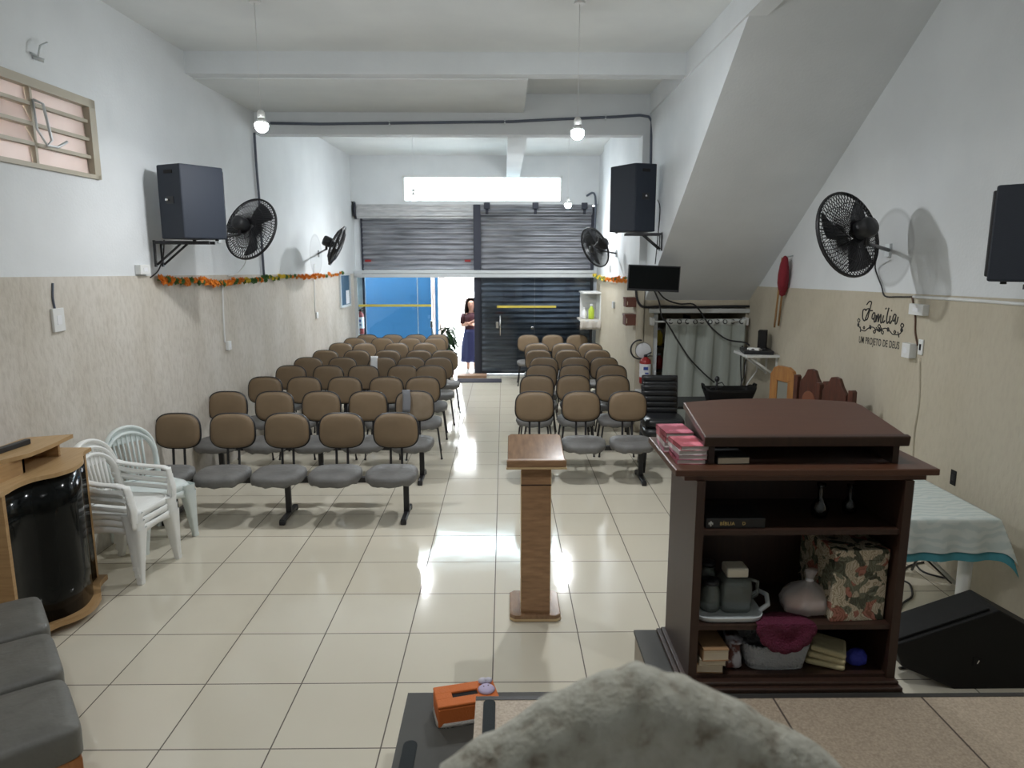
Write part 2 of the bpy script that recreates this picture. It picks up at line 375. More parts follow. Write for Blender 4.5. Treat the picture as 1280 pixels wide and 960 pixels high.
    def grid(s, fn, nu, nv, mi=0, smooth=True, thick=0.0, closeu=False):
        P = [[Vector(fn(i/nu, j/nv)) for j in range(nv+1)] for i in range(nu+1)]
        def quads(V, flip=False):
            for i in range(nu):
                for j in range(nv):
                    q = (V[i][j], V[i+1][j], V[i+1][j+1], V[i][j+1])
                    if len(set(q)) < 4: continue
                    f = s.bm.faces.new(q[::-1] if flip else q); f.smooth = smooth; f.material_index = mi
        V = [[s.bm.verts.new(p) for p in row] for row in P]
        quads(V)
        if thick:
            wrap = all((P[0][j]-P[nu][j]).length < 1e-5 for j in range(nv+1))
            B = []
            for i in range(nu+1):
                row = []
                for j in range(nv+1):
                    i0, i1 = (i-1, i+1) if 0 < i < nu else ((nu-1, 1) if wrap else (max(i-1, 0), min(i+1, nu)))
                    du = P[i1][j]-P[i0][j]; dv_ = P[i][min(j+1, nv)]-P[i][max(j-1, 0)]
                    n = du.cross(dv_)
                    if n.length < 1e-12: n = Vector((0,0,1))
                    row.append(s.bm.verts.new(P[i][j]-n.normalized()*thick))
                B.append(row)
            quads(B, True)
            def rim(a, b):
                for q in range(len(a)-1):
                    f = s.bm.faces.new((a[q], a[q+1], b[q+1], b[q])); f.material_index = mi
            rim([V[i][0] for i in range(nu+1)], [B[i][0] for i in range(nu+1)]); rim([V[i][nv] for i in range(nu+1)], [B[i][nv] for i in range(nu+1)])
            if not wrap: rim(V[0], B[0]); rim(V[nu], B[nu])
        return s
    def ball(s, c, r, sc=(1,1,1), seg=16, mi=0, Mx=None):
        b = bmesh.new(); bmesh.ops.create_uvsphere(b, u_segments=seg, v_segments=max(6, seg//2), radius=r)
        T = Matrix.Translation(c) @ Matrix.Diagonal((*sc, 1))
        return s._add(b, (Mx @ T) if Mx is not None else T, mi, True)
    def mesh(s, name):
        me = bpy.data.meshes.new(name)
        bmesh.ops.recalc_face_normals(s.bm, faces=s.bm.faces[:])
        s.bm.to_mesh(me); s.bm.free(); return me

TM = {}
def link(o, parent=None):
    COL.objects.link(o)
    if parent is not None: o.parent = parent
    return o
def root_matrix(o):
    m = Matrix.Identity(4)
    while o is not None:
        m = TM.get(o, Matrix.Identity(4)) @ m; o = o.parent
    return m
def ob(name, mb, m, parent=None, world=False, label=None, kind=None):
    me = mb.mesh(name)
    for q in (m if isinstance(m, (list, tuple)) else [m]): me.materials.append(q)
    if world and parent is not None: me.transform(root_matrix(parent).inverted())
    o = bpy.data.objects.new(name, me); link(o, parent)
    if label: o['label'] = label
    if kind: o['kind'] = kind
    return o
def thing(name, label, cat, loc=(0,0,0), rz=0.0, group=None, rot=None):
    o = bpy.data.objects.new(name, None); link(o); o.empty_display_size = 0.1
    o.location = loc; o.rotation_euler = rot if rot is not None else (0,0,rz)
    TM[o] = Matrix.Translation(loc) @ o.rotation_euler.to_matrix().to_4x4()
    o['label'] = label; o['category'] = cat
    if group: o['group'] = group
    return o
def single(name, mb, m, label, cat, loc=None, group=None, rz=0.0):
    """a thing that is one mesh; mesh given in world space, origin moved to loc"""
    me = mb.mesh(name)
    for q in (m if isinstance(m, (list, tuple)) else [m]): me.materials.append(q)
    o = bpy.data.objects.new(name, me); link(o)
    if loc is not None:
        T = Matrix.Translation(loc) @ Matrix.Rotation(rz, 4, 'Z'); me.transform(T.inverted()); o.location = loc; o.rotation_euler = (0,0,rz)
    o['label'] = label; o['category'] = cat
    if group: o['group'] = group
    return o
def struct(name, mb, m, parent=None):
    o = ob(name, mb, m, parent)
    if parent is None: o['kind'] = 'structure'
    return o
def kids(o): return [c for c in ALLKIDS(o)]
def ALLKIDS(o): return list(o.children)
def dup(root, loc, rz, label, group=None):
    r = root.copy(); COL.objects.link(r); r.location = loc; r.rotation_euler = (0,0,rz); r['label'] = label
    if group: r['group'] = group
    for ch in list(root.children):
        c = ch.copy(); COL.objects.link(c); c.parent = r
        for g in list(ch.children):
            d = g.copy(); COL.objects.link(d); d.parent = c
    return r
def aim(C, d, up='Y'):
    return Matrix.Translation(C) @ Vector(d).to_track_quat('Z', up).to_matrix().to_4x4()
def rotz(a): return Matrix.Rotation(a, 3, 'Z')
ORD = ['first','second','third','fourth','fifth','sixth','seventh','eighth','ninth','tenth']

# ================================================================== SETTING
struct('floor', MB().bx(-3.6, 3.6, -1.0, YB+0.12, -0.1, 0), M['floor'])
CZ = 4.36
struct('ceiling', MB().bx(-3.7, 3.6, -1.0, YM+0.2, CZ, CZ+0.15), M['ceil'])
struct('ceiling_rear', MB().bx(-3.4, 2.2, YM+0.05, YB+0.3, 4.30, 4.42), M['ceil'])
# left wall, with window hole at Y 3.4..5.8
W1 = WL(128, 222); W0 = WL(115, 122)
wy1 = 5.86; wz0 = 2.95; wz1 = 3.53; wy0 = 3.55
def lwall(mb, y0, y1, z0, z1, t=0.18, proud=0.0):
    mb.prism([(lwx(y0)+proud, y0), (lwx(y1)+proud, y1), (lwx(y1)-t, y1), (lwx(y0)-t, y0)], z0, z1)
def dz_left(Y): return 2.205 - (Y-4.0)*0.0155
PL0 = WL(395, 318)
M['white_l'] = fan_wall('white_paint_left_wall', [(tuple(WL(395, 319)), 0.36, 0.86)])
mb = MB()
lwall(mb, -1.0, wy0, 0, CZ); lwall(mb, wy1, YB+0.3, 0, CZ); lwall(mb, wy0, wy1, 0, wz0); lwall(mb, wy0, wy1, wz1, CZ)
struct('wall_left', mb, M['white_l'])
mb = MB()
def wain(mb, y0, y1, n, xf, zf, t, sgn):
    for i in range(n):
        a = y0+(y1-y0)*i/n; b = y0+(y1-y0)*(i+1)/n
        pts = [(xf(a), a, 0), (xf(b), b, 0), (xf(b)+t*sgn, b, 0), (xf(a)+t*sgn, a, 0)]
        lo = [mb.bm.verts.new(p) for p in pts]; hi = [mb.bm.verts.new((p[0], p[1], zf(p[1]))) for p in pts]
        for q in range(4):
            mb.bm.faces.new((lo[q], lo[(q+1) % 4], hi[(q+1) % 4], hi[q]))
        mb.bm.faces.new(hi); mb.bm.faces.new(lo[::-1])
wain(mb, -1.0, YB, 1, lwx, dz_left, 0.014, 1)
struct('wall_left_wainscot', mb, M['dadoL'])
# right wall of the front bay
M['white_r'] = fan_wall('white_paint_right_wall', [(tuple(WX(1115, 310, XR)), 0.345, 0.82)])
struct('wall_right', MB().bx(XR, XR+0.18, -1.0, YM+0.3, 0, CZ), M['white_r'])
def dz_right(Y): return 2.065 - (Y-4.3)*0.0185
mb = MB(); wain(mb, -1.0, YM, 1, lambda y: XR, dz_right, -0.012, 1)
struct('wall_right_wainscot', mb, M['dadoR'])
# rear right wall: nearer to the aisle between the columns, recessed at the street
struct('wall_right_rear', MB().bx(1.77, 2.05, YM+0.05, 12.9, 0, 4.32).bx(1.86, 2.05, 12.9, YB+0.3, 0, 4.32), M['white'])
mb = MB(); wain(mb, YM+0.03, 12.9, 1, lambda y: 1.77, lambda y: 2.03, -0.012, 1); wain(mb, 12.9, YB, 1, lambda y: 1.86, lambda y: 2.02, -0.012, 1)
struct('wall_right_rear_wainscot', mb, M['dadoR'])
# pilaster and wall below the foot of the stair (with the curtained opening)
OZ = 1.70
mb = MB().bx(1.77, XS, YM, YM+0.3, 0, 4.3).bx(XS-0.01, 1.985, YM, YM+0.3, 0, 1.9).bx(3.2, XR+0.1, YM, YM+0.3, 0, 1.9).bx(1.985, 3.2, YM, YM+0.3, OZ, 1.9)
struct('wall_stair_foot', mb, M['dadoR'])
struct('wall_stair_foot_upper', MB().bx(1.766, XS+0.004, YM-0.004, YM+0.2, 2.0, 4.3), M['white'])
# dark cupboard space behind the curtain
struct('wall_closet', MB().bx(1.95, 3.5, YM+1.2, YM+1.3, 0, 2.2).bx(3.25, 3.4, YM+0.3, YM+1.2, 0, 2.2).bx(2.05, 3.4, YM+0.3, YM+1.2, 1.9, 2.0), M['dadoR'])
# stair: solid wedge, sloping soffit
s0 = (9.342, 1.735); k = 0.652
ytop = s0[0]-(CZ-s0[1])/k
# profile in (Y,Z) -> extrude along X
MXs = Matrix(((0,0,1,0),(1,0,0,0),(0,1,0,0),(0,0,0,1)))
mb = MB().prism([(YM+0.02, s0[1]+0.03), (YM+0.02, CZ+0.05), (ytop-0.4, CZ+0.05), (ytop-0.4, CZ+0.1+0.1), (ytop-0.02, CZ)], XS, XR+0.05, MXs)
bmx = MB().prism([(YM+0.02, s0[1]+0.04), (YM+0.02, CZ+0.02), (ytop, CZ+0.02)], XS, XR+0.05, MXs)
mb.bm.free()
struct('wall_stair', bmx, M['white'])
# beams
struct('trim_front_beam', MB().bx(-3.4, XS, 7.5, 7.68, 4.15, CZ+0.02), M['white'])
struct('trim_stair_beam', MB().bx(1.84, 2.0, 0.5, YM, 4.13, CZ+0.02), M['white'])
struct('trim_middle_beam', MB().bx(-3.4, XS, YM, YM+0.2, 3.87, CZ), M['white'])
struct('trim_lowered_slab', MB().bx(-3.4, 0.255, 7.66, YM+0.01, 4.135, CZ), M['ceil'])
struct('trim_rear_beam', MB().bx(0.055, 0.31, YM+0.18, YB+0.1, 3.90, 4.32), M['white'])
# street wall (opening below the transom window), back of the room behind the camera
bz = 3.44
mb = MB().bx(-2.9, 1.85, YB, YB+0.2, 3.385, bz).bx(-3.4, 2.1, YB, YB+0.2, 3.92, 4.35).bx(-3.4, -1.94, YB, YB+0.2, bz, 3.92).bx(1.12, 2.1, YB, YB+0.2, bz, 3.92).bx(-3.4, -2.83, YB+0.16, YB+0.4, 0, bz).bx(1.80, 2.1, YB+0.1, YB+0.4, 0, bz)
struct('wall_street', mb, M['white'])
struct('wall_behind', MB().bx(-3.8, 3.5, -1.15, -1.0, 0, CZ+0.1), M['white'])
# clerestory window
wn = struct('window_2', MB().bx(-1.96, 1.14, YB-0.012, YB+0.06, 3.89, 3.925).bx(-1.96, 1.14, YB-0.012, YB+0.06, bz-0.015, bz+0.015).bx(-1.965, -1.93, YB-0.012, YB+0.06, bz, 3.92).bx(1.105, 1.14, YB-0.012, YB+0.06, bz, 3.92), M['pvc'])
mb = MB()
for i in range(15): mb.bx(-1.9+i*0.2, -1.892+i*0.2, YB+0.02, YB+0.03, 3.83, 3.9)
struct('window_bar', mb, M['alum'], wn)
struct('pane', MB().bx(-1.94, 1.12, YB+0.06, YB+0.066, bz, 3.91), M['glass'], wn)

# louvred window, upper left
def LP(y, z, off=0.0): return Vector((lwx(y)+off, y, z))
ang = math.atan(LS)
RL = Matrix.Rotation(-ang, 3, 'Z')
def lbox(mb, y0, y1, z0, z1, off0, off1, bev=0.0, mi=0):
    yc = (y0+y1)/2
    mb.box((lwx(yc)+(off0+off1)/2, yc, (z0+z1)/2), (abs(off1-off0), y1-y0, z1-z0), RL, bev, mi)
mb = MB()
lbox(mb, wy1-0.07, wy1+0.01, wz0-0.01, wz1+0.01, -0.09, 0.02); lbox(mb, wy0-0.01, wy0+0.05, wz0-0.01, wz1+0.01, -0.09, 0.02)
lbox(mb, wy0, wy1, wz0-0.012, wz0+0.02, -0.09, 0.02); lbox(mb, wy0, wy1, wz1-0.05, wz1+0.012, -0.09, 0.02)
wn = struct('window_1', mb, M['beige_metal'])
mb = MB()
for i in range(1, 4): lbox(mb, wy0+0.04, wy1-0.06, wz0+i*0.135+0.005, wz0+i*0.135+0.03, -0.06, 0.0)
for y in (5.16, 4.45): lbox(mb, y-0.012, y+0.012, wz0, wz1-0.04, -0.06, 0.0)
struct('muntin', mb, M['beige_metal'], wn)
for i in range(4):
    mb = MB()
    for (a, b) in ((wy0+0.04, 4.44), (4.46, 5.15), (5.17, wy1-0.06)):
        yc = (a+b)/2
        tilt = 25 if b < 5.5 and i in (1, 2) else 4
        mb.box((lwx(yc)-0.035, yc, wz0+0.085+i*0.135), (0.006, b-a-0.01, 0.125), RL @ Matrix.Rotation(R(-tilt), 3, 'Y'))
    struct('glass_louvre', mb, M['pane'], wn)
mb = MB()
def lv(y, z, o): return (lwx(y)+o, y, z)
mb.tube([lv(5.16,3.40,0.01), lv(5.2,3.38,0.05), lv(5.24,3.14,0.06), lv(5.2,3.10,0.05), lv(5.28,3.10,0.07), lv(5.36,3.15,0.09)], 0.010)
mb.tube([lv(5.16,3.40,0.01), lv(5.14,3.2,0.03), lv(5.2,3.10,0.05)], 0.008)
struct('crank_handle', mb, M['alum'], wn)
# small clamp hook on the wall over the window
p = WL(38, 66)
mb = MB().tube([p+Vector((0.0,0,0)), p+Vector((0.05,0,-0.02)), p+Vector((0.06,0.02,0.05)), p+Vector((0.05,0.12,0.10))], 0.008).tube([p+Vector((0,0.02,-0.02)), p+Vector((0.06,0.05,-0.04))], 0.014)
single('wire_hook', mb, M['alum'], 'small wire hook on the white wall just above the louvred window', 'hook', p)

# outside
struct('ground_street', MB().bx(-8, 8, YB+0.12, 22, -0.12, -0.02), M['outg'])
struct('wall_blue_outside', MB().bx(-3.4, -1.46, 15.6, 15.75, -0.1, 2.6), M['bluewall'])
struct('wall_outside', MB().bx(-8, 8, 20, 20.2, -0.1, 6), M['outw'])
struct('wall_side_outside', MB().bx(-3.42, -3.3, YB+0.3, 15.7, -0.1, 2.6), M['outw'])
struct('trim_neighbour_wall', MB().bx(-7.2, -7.0, 2, 9, -0.1, 4.5), mat('pinkish_neighbour_wall', (0.62,0.50,0.45), 0.85))

# ================================================================== STREET FRONT
# transom
p0 = WY(440, 338, YB-0.05); 
struct('trim_transom', MB().bx(-2.96, 1.80, YB-0.09, YB+0.0, 2.055, 2.115, 0.004).bx(-2.96, 1.80, YB-0.09, YB+0.0, 1.975, 2.045, 0.004), M['alum'])
struct('trim_jamb', MB().bx(-2.965, -2.90, YB-0.09, YB-0.02, 0, 2.0), M['alum'])
struct('trim_threshold_rail', MB().bx(-0.60, 1.80, YB-0.06, YB-0.0, 0.0, 0.025), M['alum'])
# rolling shutters
def slats(mb, x0, x1, z0, z1, y, pitch=0.10, dep=0.042):
    n = max(1, round((z1-z0)/pitch)); pz = (z1-z0)/n
    prof = []
    for i in range(n):
        for q in range(5):
            u = q/5; prof.append((y-dep*math.sin(PI*u)**0.8, z0+pz*(i+u)))
    prof.append((y, z1))
    L_ = [mb.bm.verts.new((x0, a, b)) for a, b in prof]; R_ = [mb.bm.verts.new((x1, a, b)) for a, b in prof]
    for i in range(len(prof)-1):
        f = mb.bm.faces.new((L_[i], R_[i], R_[i+1], L_[i+1])); f.smooth = True
    return mb
YS = YB+0.14
t = thing('rolling_shutter', 'half-raised grey steel rolling shutter with pale drum casing above the blue glass', 'shutter', (-1.7, YS, 0))
ob('slat_curtain', slats(MB(), -2.80, -0.60, 2.0, 3.2, YS), M['steel'], t, True)
mb = MB().bx(-2.80, -0.60, YS-0.03, YS+0.02, 1.99, 2.15)
ob('bottom_bar', mb, M['steel_l'], t, True)
mb = slats(MB(), -2.90, -0.60, 3.14, 3.42, YS-0.10, 0.093, 0.02).bx(-2.90, -0.60, YS-0.095, YS+0.05, 3.12, 3.44)
ob('drum_casing', mb, M['steel_l'], t, True)
mb = MB().tube([(-2.92, YS-0.05, 3.28), (-2.885, YS-0.05, 3.28)], 0.17, 16)
ob('drum_end', mb, M['dark_post'], t, True)
ob('guide_rail', MB().bx(-2.83, -2.79, YS-0.04, YS+0.05, 0, 3.15), M['dark_post'], t, True)
for x in (-2.70, -0.72): ob('handle', MB().bx(x-0.06, x+0.06, YS-0.05, YS-0.03, 2.28, 2.32, 0.004), M['red'], t, True)
t = thing('rolling_shutter', 'fully lowered dark grey steel rolling shutter behind the right glass door', 'shutter', (0.6, YS, 0))
ob('slat_curtain', slats(MB(), -0.46, 1.76, 0.04, 3.3, YS, 0.108), M['steel'], t, True)
ob('bottom_bar', MB().bx(-0.46, 1.76, YS-0.03, YS+0.02, 0.025, 0.10), M['dark_post'], t, True)
ob('top_roll', slats(MB(), -0.46, 1.74, 3.2, 3.42, YS-0.09, 0.11).bx(-0.46, 1.74, YS-0.085, YS+0.05, 3.19, 3.42), M['steel'], t, True)
for x in (-0.33, 0.62, 1.58): ob('bracket', MB().bx(x-0.06, x+0.06, YS-0.15, YS-0.08, 3.3, 3.42, 0.01).tube([(x, YS-0.12, 3.31), (x, YS-0.12, 3.2)], 0.03), M['dark_post'], t, True)
ob('guide_rail', MB().bx(1.73, 1.79, YS-0.05, YS+0.05, 0, 3.35), M['dark_post'], t, True)
struct('trim_shutter_post', MB().bx(-0.60, -0.455, YS-0.10, YS+0.06, 0, 3.44, 0.01), M['dark_post'])
# glass
gl = struct('window_3', MB().bx(-2.90, -1.46, YB-0.05, YB-0.04, 0.02, 1.98), M['glass'])
struct('yellow_strip', MB().bx(-2.89, -1.45, YB-0.054, YB-0.05, 1.40, 1.445), M['yellow'], gl)
struct('edge_joint', MB().bx(-1.725, -1.71, YB-0.052, YB-0.038, 0.02, 1.98), M['alum'], gl)
d = struct('door_1', MB().bx(-0.455, 0.605, YB-0.05, YB-0.04, 0.03, 1.98), M['green_glass'])
struct('yellow_strip', MB().bx(-0.14, 0.615, YB-0.054, YB-0.05, 1.375, 1.42), M['yellow'], d)
struct('door_handle', MB().tube([(-0.075, YB-0.09, 0.82), (-0.075, YB-0.09, 1.23)], 0.014).tube([(-0.075, YB-0.09, 0.9), (-0.075, YB-0.05, 0.9)], 0.01).tube([(-0.075, YB-0.09, 1.15), (-0.075, YB-0.05, 1.15)], 0.01), M['chrome'], d)
struct('lock', MB().bx(-0.165, -0.105, YB-0.075, YB-0.035, 0.97, 1.10, 0.006), M['chrome'], d)
d = struct('window_4', MB().bx(0.615, 1.78, YB-0.05, YB-0.04, 0.03, 1.98), M['green_glass'])
struct('yellow_strip', MB().bx(0.62, 1.04, YB-0.054, YB-0.05, 1.375, 1.42), M['yellow'], d)
struct('lock', MB().bx(0.54, 0.60, YB-0.07, YB-0.035, 0.95, 1.0, 0.006), M['chrome'], d)
# open leaf and its jamb
d = struct('door_2', MB().bx(-1.455, -1.445, YB-0.03, YB+0.75, 0.03, 1.98), M['glass'])
struct('lock', MB().bx(-1.475, -1.42, YB-0.06, YB+0.02, 0.98, 1.12, 0.006), M['chrome'], d)
struct('door_handle', MB().tube([(-1.43, YB+0.06, 0.70), (-1.43, YB+0.06, 0.97)], 0.014), M['chrome'], d)
struct('trim_opening_jamb', MB().bx(-1.43, -1.30, 15.55, 15.75, 0, 2.6), M['door_cream'])
# threshold step and mat
single('threshold_step', MB().bx(-0.93, -0.35, YB-0.35, YB-0.06, 0.0, 0.055, 0.006), M['tawny'], 'low brown plank step at the open street door', 'step', (-0.8, YB-0.2, 0))
single('doormat', MB().bx(-0.92, -0.05, 13.25, 13.62, 0.0, 0.018, 0.004), M['mat'], 'dark rubber doormat on the tiles before the open door', 'doormat', (-0.5, 13.4, 0))

# ================================================================== AUDITORIUM CHAIRS
def seat_pad(mb, w, d, z, h, seed, M4=None):
    rnd = random.Random(seed)
    ph = [rnd.uniform(0, 6.3) for _ in range(6)]
    def warp(p):
        a = math.atan2(p.y, p.x)
        r = 1+0.012*math.sin(5*a+ph[0])+0.008*math.sin(11*a+ph[1])
        zz = p.z + (0.006*math.sin(9*a+ph[2])+0.004*math.sin(17*a+ph[3]) if p.z < z-h*0.6 else 0)
        fr = max(0.0, -p.y/d*2)
        return Vector((p.x*r, p.y*r, zz-0.018*fr**3))
    mb.pad(w, d, [(0.80, z-h), (0.97, z-h), (1.0, z-h*0.75), (1.01, z-h*0.45), (0.985, z-h*0.22), (0.90, z-h*0.06), (0.70, z+0.004), (0.35, z+0.002)], 3.0, 44, M4, 0, warp)
def back_pad(mb, w, h, z, y, front=True, grow=0.0):
    # superellipse in X-Z, bowed, leaning back slightly
    def fin(p):
        x, zz, t = p.x, p.y, p.z
        lean = 0.10*(zz)
        return Vector((x*(1-0.10*(zz/h)*0.6), y+t+lean-0.35*x*x*0 + 0.5*x*x*0.35, z+zz))
    wp = lambda p: fin(p)
    if front: prof = [(1.0, 0.0), (0.985, -0.016), (0.93, -0.028), (0.80, -0.035), (0.45, -0.036)]
    else: prof = [(1.022, -0.004), (1.022, 0.008), (0.96, 0.024), (0.7, 0.032), (0.4, 0.034)]
    mb.pad(w+grow, h+grow, prof, 3.1, 44, None, 0, wp)

def bench(label, n, pitch, loc, legs, group, seedbase=0, worn=None):
    t = thing('bench_row', label, 'bench', loc, 0, group)
    x0 = -(n-1)/2*pitch
    for i in range(n):
        x = x0+i*pitch
        mb = MB(); seat_pad(mb, 0.455, 0.43, 0.462, 0.085, seedbase+i, Matrix.Translation((x, -0.06, 0)))
        ob('seat', mb, M['seat'], t)
        mb = MB(); back_pad(mb, 0.405, 0.315, 0.0, 0.0); mb.bm.transform(Matrix.Translation((x, 0.225, 0.752)))
        b = ob('backrest', mb, M['tan_b'] if worn == i else M['tan'], t)
        mb = MB(); back_pad(mb, 0.405, 0.315, 0.0, 0.0, False, 0.012); mb.bm.transform(Matrix.Translation((x, 0.225, 0.752)))
        ob('back_shell', mb, M['black'], b)
        mb = MB()
        for s in (-0.052, 0.052):
            mb.tube([(x+s, 0.05, 0.365), (x+s, 0.17, 0.368), (x+s, 0.205, 0.42), (x+s, 0.222, 0.60), (x+s, 0.25, 0.76)], 0.012, 8)
        ob('bracket', mb, M['blackm'], b)
    ob('beam', MB().box((0, 0, 0.352), ((n-1)*pitch+0.30, 0.05, 0.05), None, 0.004), M['blackm'], t)
    for x in legs:
        l = ob('leg', MB().box((x, 0.0, 0.19), (0.05, 0.035, 0.30), None, 0.004), M['blackm'], t)
        mb = MB().box((x, -0.01, 0.035), (0.045, 0.42, 0.035), None, 0.006).box((x, -0.205, 0.022), (0.05, 0.04, 0.044), None, 0.008).box((x, 0.185, 0.022), (0.05, 0.04, 0.044), None, 0.008)
        ob('foot', mb, M['blackm'], l)
    return t
P5 = 0.503
G1 = 'five-seat benches of the left block'
xb = -1.005
bench('five-seat bench with tan backs in the very front row, left of the aisle', 5, P5, (xb-2*P5, 6.12, 0), (-0.98, 0.05, 1.12), None, 1)
Y2 = 7.22
bench('five-seat tan-backed bench in the second row, left of the aisle', 5, P5, (-2.02+0.045, Y2, 0), (-1.02, 0.03, 1.10), None, 11, worn=4)
bench('three-seat bench with tan backs, front row right of the aisle behind the lectern', 3, P5, (0.83, 7.18, 0), (-0.5, 0.62), None, 31)
# grey strap hung over the second bench's aisle backrest
mb = MB()
cx, cy, cz = -0.985, Y2+0.20, 0.92
xs = -1.05
def strap(u, v):
    L_ = [(cy-0.055, 0.70), (cy-0.025, 0.84), (cy+0.0, 0.915), (cy+0.03, 0.925), (cy+0.075, 0.90), (cy+0.085, 0.80)]
    q = u*(len(L_)-1); i = min(int(q), len(L_)-2); f_ = q-i
    a, b = L_[i], L_[i+1]
    return Vector((xs+0.085*(v-0.5)+0.006*math.sin(u*9), a[0]+(b[0]-a[0])*f_, a[1]+(b[1]-a[1])*f_))
mb.grid(strap, 16, 4, thick=0.008)
single('cloth_strap', mb, mat('slate_cloth', (0.17,0.175,0.19), 0.8), 'slate grey cloth hung over the aisle-end backrest of the second row', 'cloth', (xs, cy, 0.8))

def make_chair(label, loc, rz, group):
    t = thing('stacking_chair', label, 'chair', loc, rz, group)
    mb = MB(); seat_pad(mb, 0.44, 0.42, 0.462, 0.075, 77, Matrix.Translation((0, -0.04, 0)))
    ob('seat', mb, M['seat'], t)
    mb = MB(); back_pad(mb, 0.405, 0.315, 0.0, 0.0); mb.bm.transform(Matrix.Translation((0, 0.225, 0.752)))
    b = ob('backrest', mb, M['tan'], t)
    mb = MB(); back_pad(mb, 0.405, 0.315, 0.0, 0.0, False, 0.012); mb.bm.transform(Matrix.Translation((0, 0.225, 0.752)))
    ob('back_shell', mb, M['black'], b)
    mb = MB()
    for a_, b_ in (((0,0.06,0.382),(0,0.19,0.384)), ((0,0.19,0.384),(0,0.225,0.45)), ((0,0.225,0.45),(0,0.255,0.78))):
        a_, b_ = Vector(a_), Vector(b_); dd = b_-a_
        mb.box((a_+b_)/2, (0.045, 0.010, dd.length+0.008), dd.to_track_quat('Z', 'X').to_matrix() @ Matrix.Rotation(PI/2, 3, 'Z'))
    ob('bracket', mb, M['blackm'], b)
    mb = MB().box((0.14, -0.02, 0.376), (0.022, 0.34, 0.018)).box((-0.14, -0.02, 0.376), (0.022, 0.34, 0.018)).box((0, -0.1, 0.376), (0.28, 0.022, 0.018)).box((0, 0.08, 0.376), (0.28, 0.022, 0.018))
    ob('frame', mb, M['blackm'], t)
    for sx in (-1, 1):
        for (ya, yb) in ((-0.17, -0.20), (0.13, 0.18)):
            ob('leg', MB().tube([(sx*0.145, ya, 0.38), (sx*0.165, ya*1.04, 0.36), (sx*0.205, yb, 0.012)], 0.010, 8).tube([(sx*0.205, yb, 0.016), (sx*0.2055, yb, 0.0)], 0.014, 8), M['blackm'], t)
    return t
proto = None
def place(x, y, rz, label, group):
    global proto
    if proto is None:
        proto = make_chair(label, (x, y, 0), rz, group); return proto
    return dup(proto, (x, y, 0), rz, label, group)
# rows given by backrest centre columns in the frame and the height of the backrest top
left_rows = [
 (472.0, [324, 380, 430.5, 483, 531]),
 (457.8, [362, 409, 455, 503, 540]),
 (447.6, [386, 428, 478, 514, 550]),
 (438.5, [405, 446, 485, 524, 558]),
 (429.5, [424, 463, 496, 533]),
 (423.0, [443, 477, 513, 545]),
 (418.8, [459, 491, 520, 549])]
right_rows = [
 (470.0, [668, 717.5, 766]),
 (457.0, [675, 719, 763.6]),
 (447.5, [677, 719, 759.7]),
 (438.0, [673, 710.5, 747]),
 (430.0, [671, 705, 738.6]),
 (419.0, [660.5, 691, 722])]
rnd = random.Random(3)
def place_rows(rows, first, side):
    for r_, (yt, xs_) in enumerate(rows):
        for k_, x in enumerate(xs_):
            p = WZ(x, yt, 0.905); n = len(xs_)
            y = p.y-0.24
            y = min(y, 13.62)
            a = rnd.uniform(-0.05, 0.05)
            if side == 'left':
                if (r_, k_) == (4, 1): a = 0.45
                if k_ == n-1: a += 0.10
                pos = 'wall' if k_ == 0 else ('aisle' if k_ == n-1 else None)
                lab = f'tan-backed chair left of the aisle, {ORD[first+r_]} row, ' + ('next to the left wall' if pos == 'wall' else 'at the aisle end' if pos == 'aisle' else f'{ORD[k_]} from the wall')
            else:
                if k_ == 0 and r_ < 3: a -= 0.12
                lab = f'tan-backed chair right of the aisle, {ORD[first+r_]} row, ' + ('at the aisle end' if k_ == 0 else 'in the middle' if k_ == 1 else 'next to the right wall')
            xx = p.x
            if side == 'left': xx = max(xx, lwx(y)+0.26)
            else: xx = min(xx, 1.47)
            place(xx, y, a, lab, f'single chairs in rows {side} of the aisle')
place_rows(left_rows, 2, 'left')
place_rows(right_rows, 1, 'right')
# white cloth on a fifth-row chair
p = WZ(468, 447.6, 0.905)
mb = MB()
def clo(u, v):
    q = [(-0.06, 0.70), (-0.045, 0.85), (0.0, 0.93), (0.055, 0.90), (0.07, 0.75)]
    i = min(int(u*4), 3); f_ = u*4-i
    return Vector((p.x+0.10*(v-0.5), p.y-0.005+q[i][0]+(q[i+1][0]-q[i][0])*f_, q[i][1]+(q[i+1][1]-q[i][1])*f_))
mb.grid(clo, 12, 4, thick=0.006)
single('white_cloth', mb, M['label'], 'small white cloth draped over a backrest in the fifth left row', 'cloth', (p.x, p.y, 0.8))

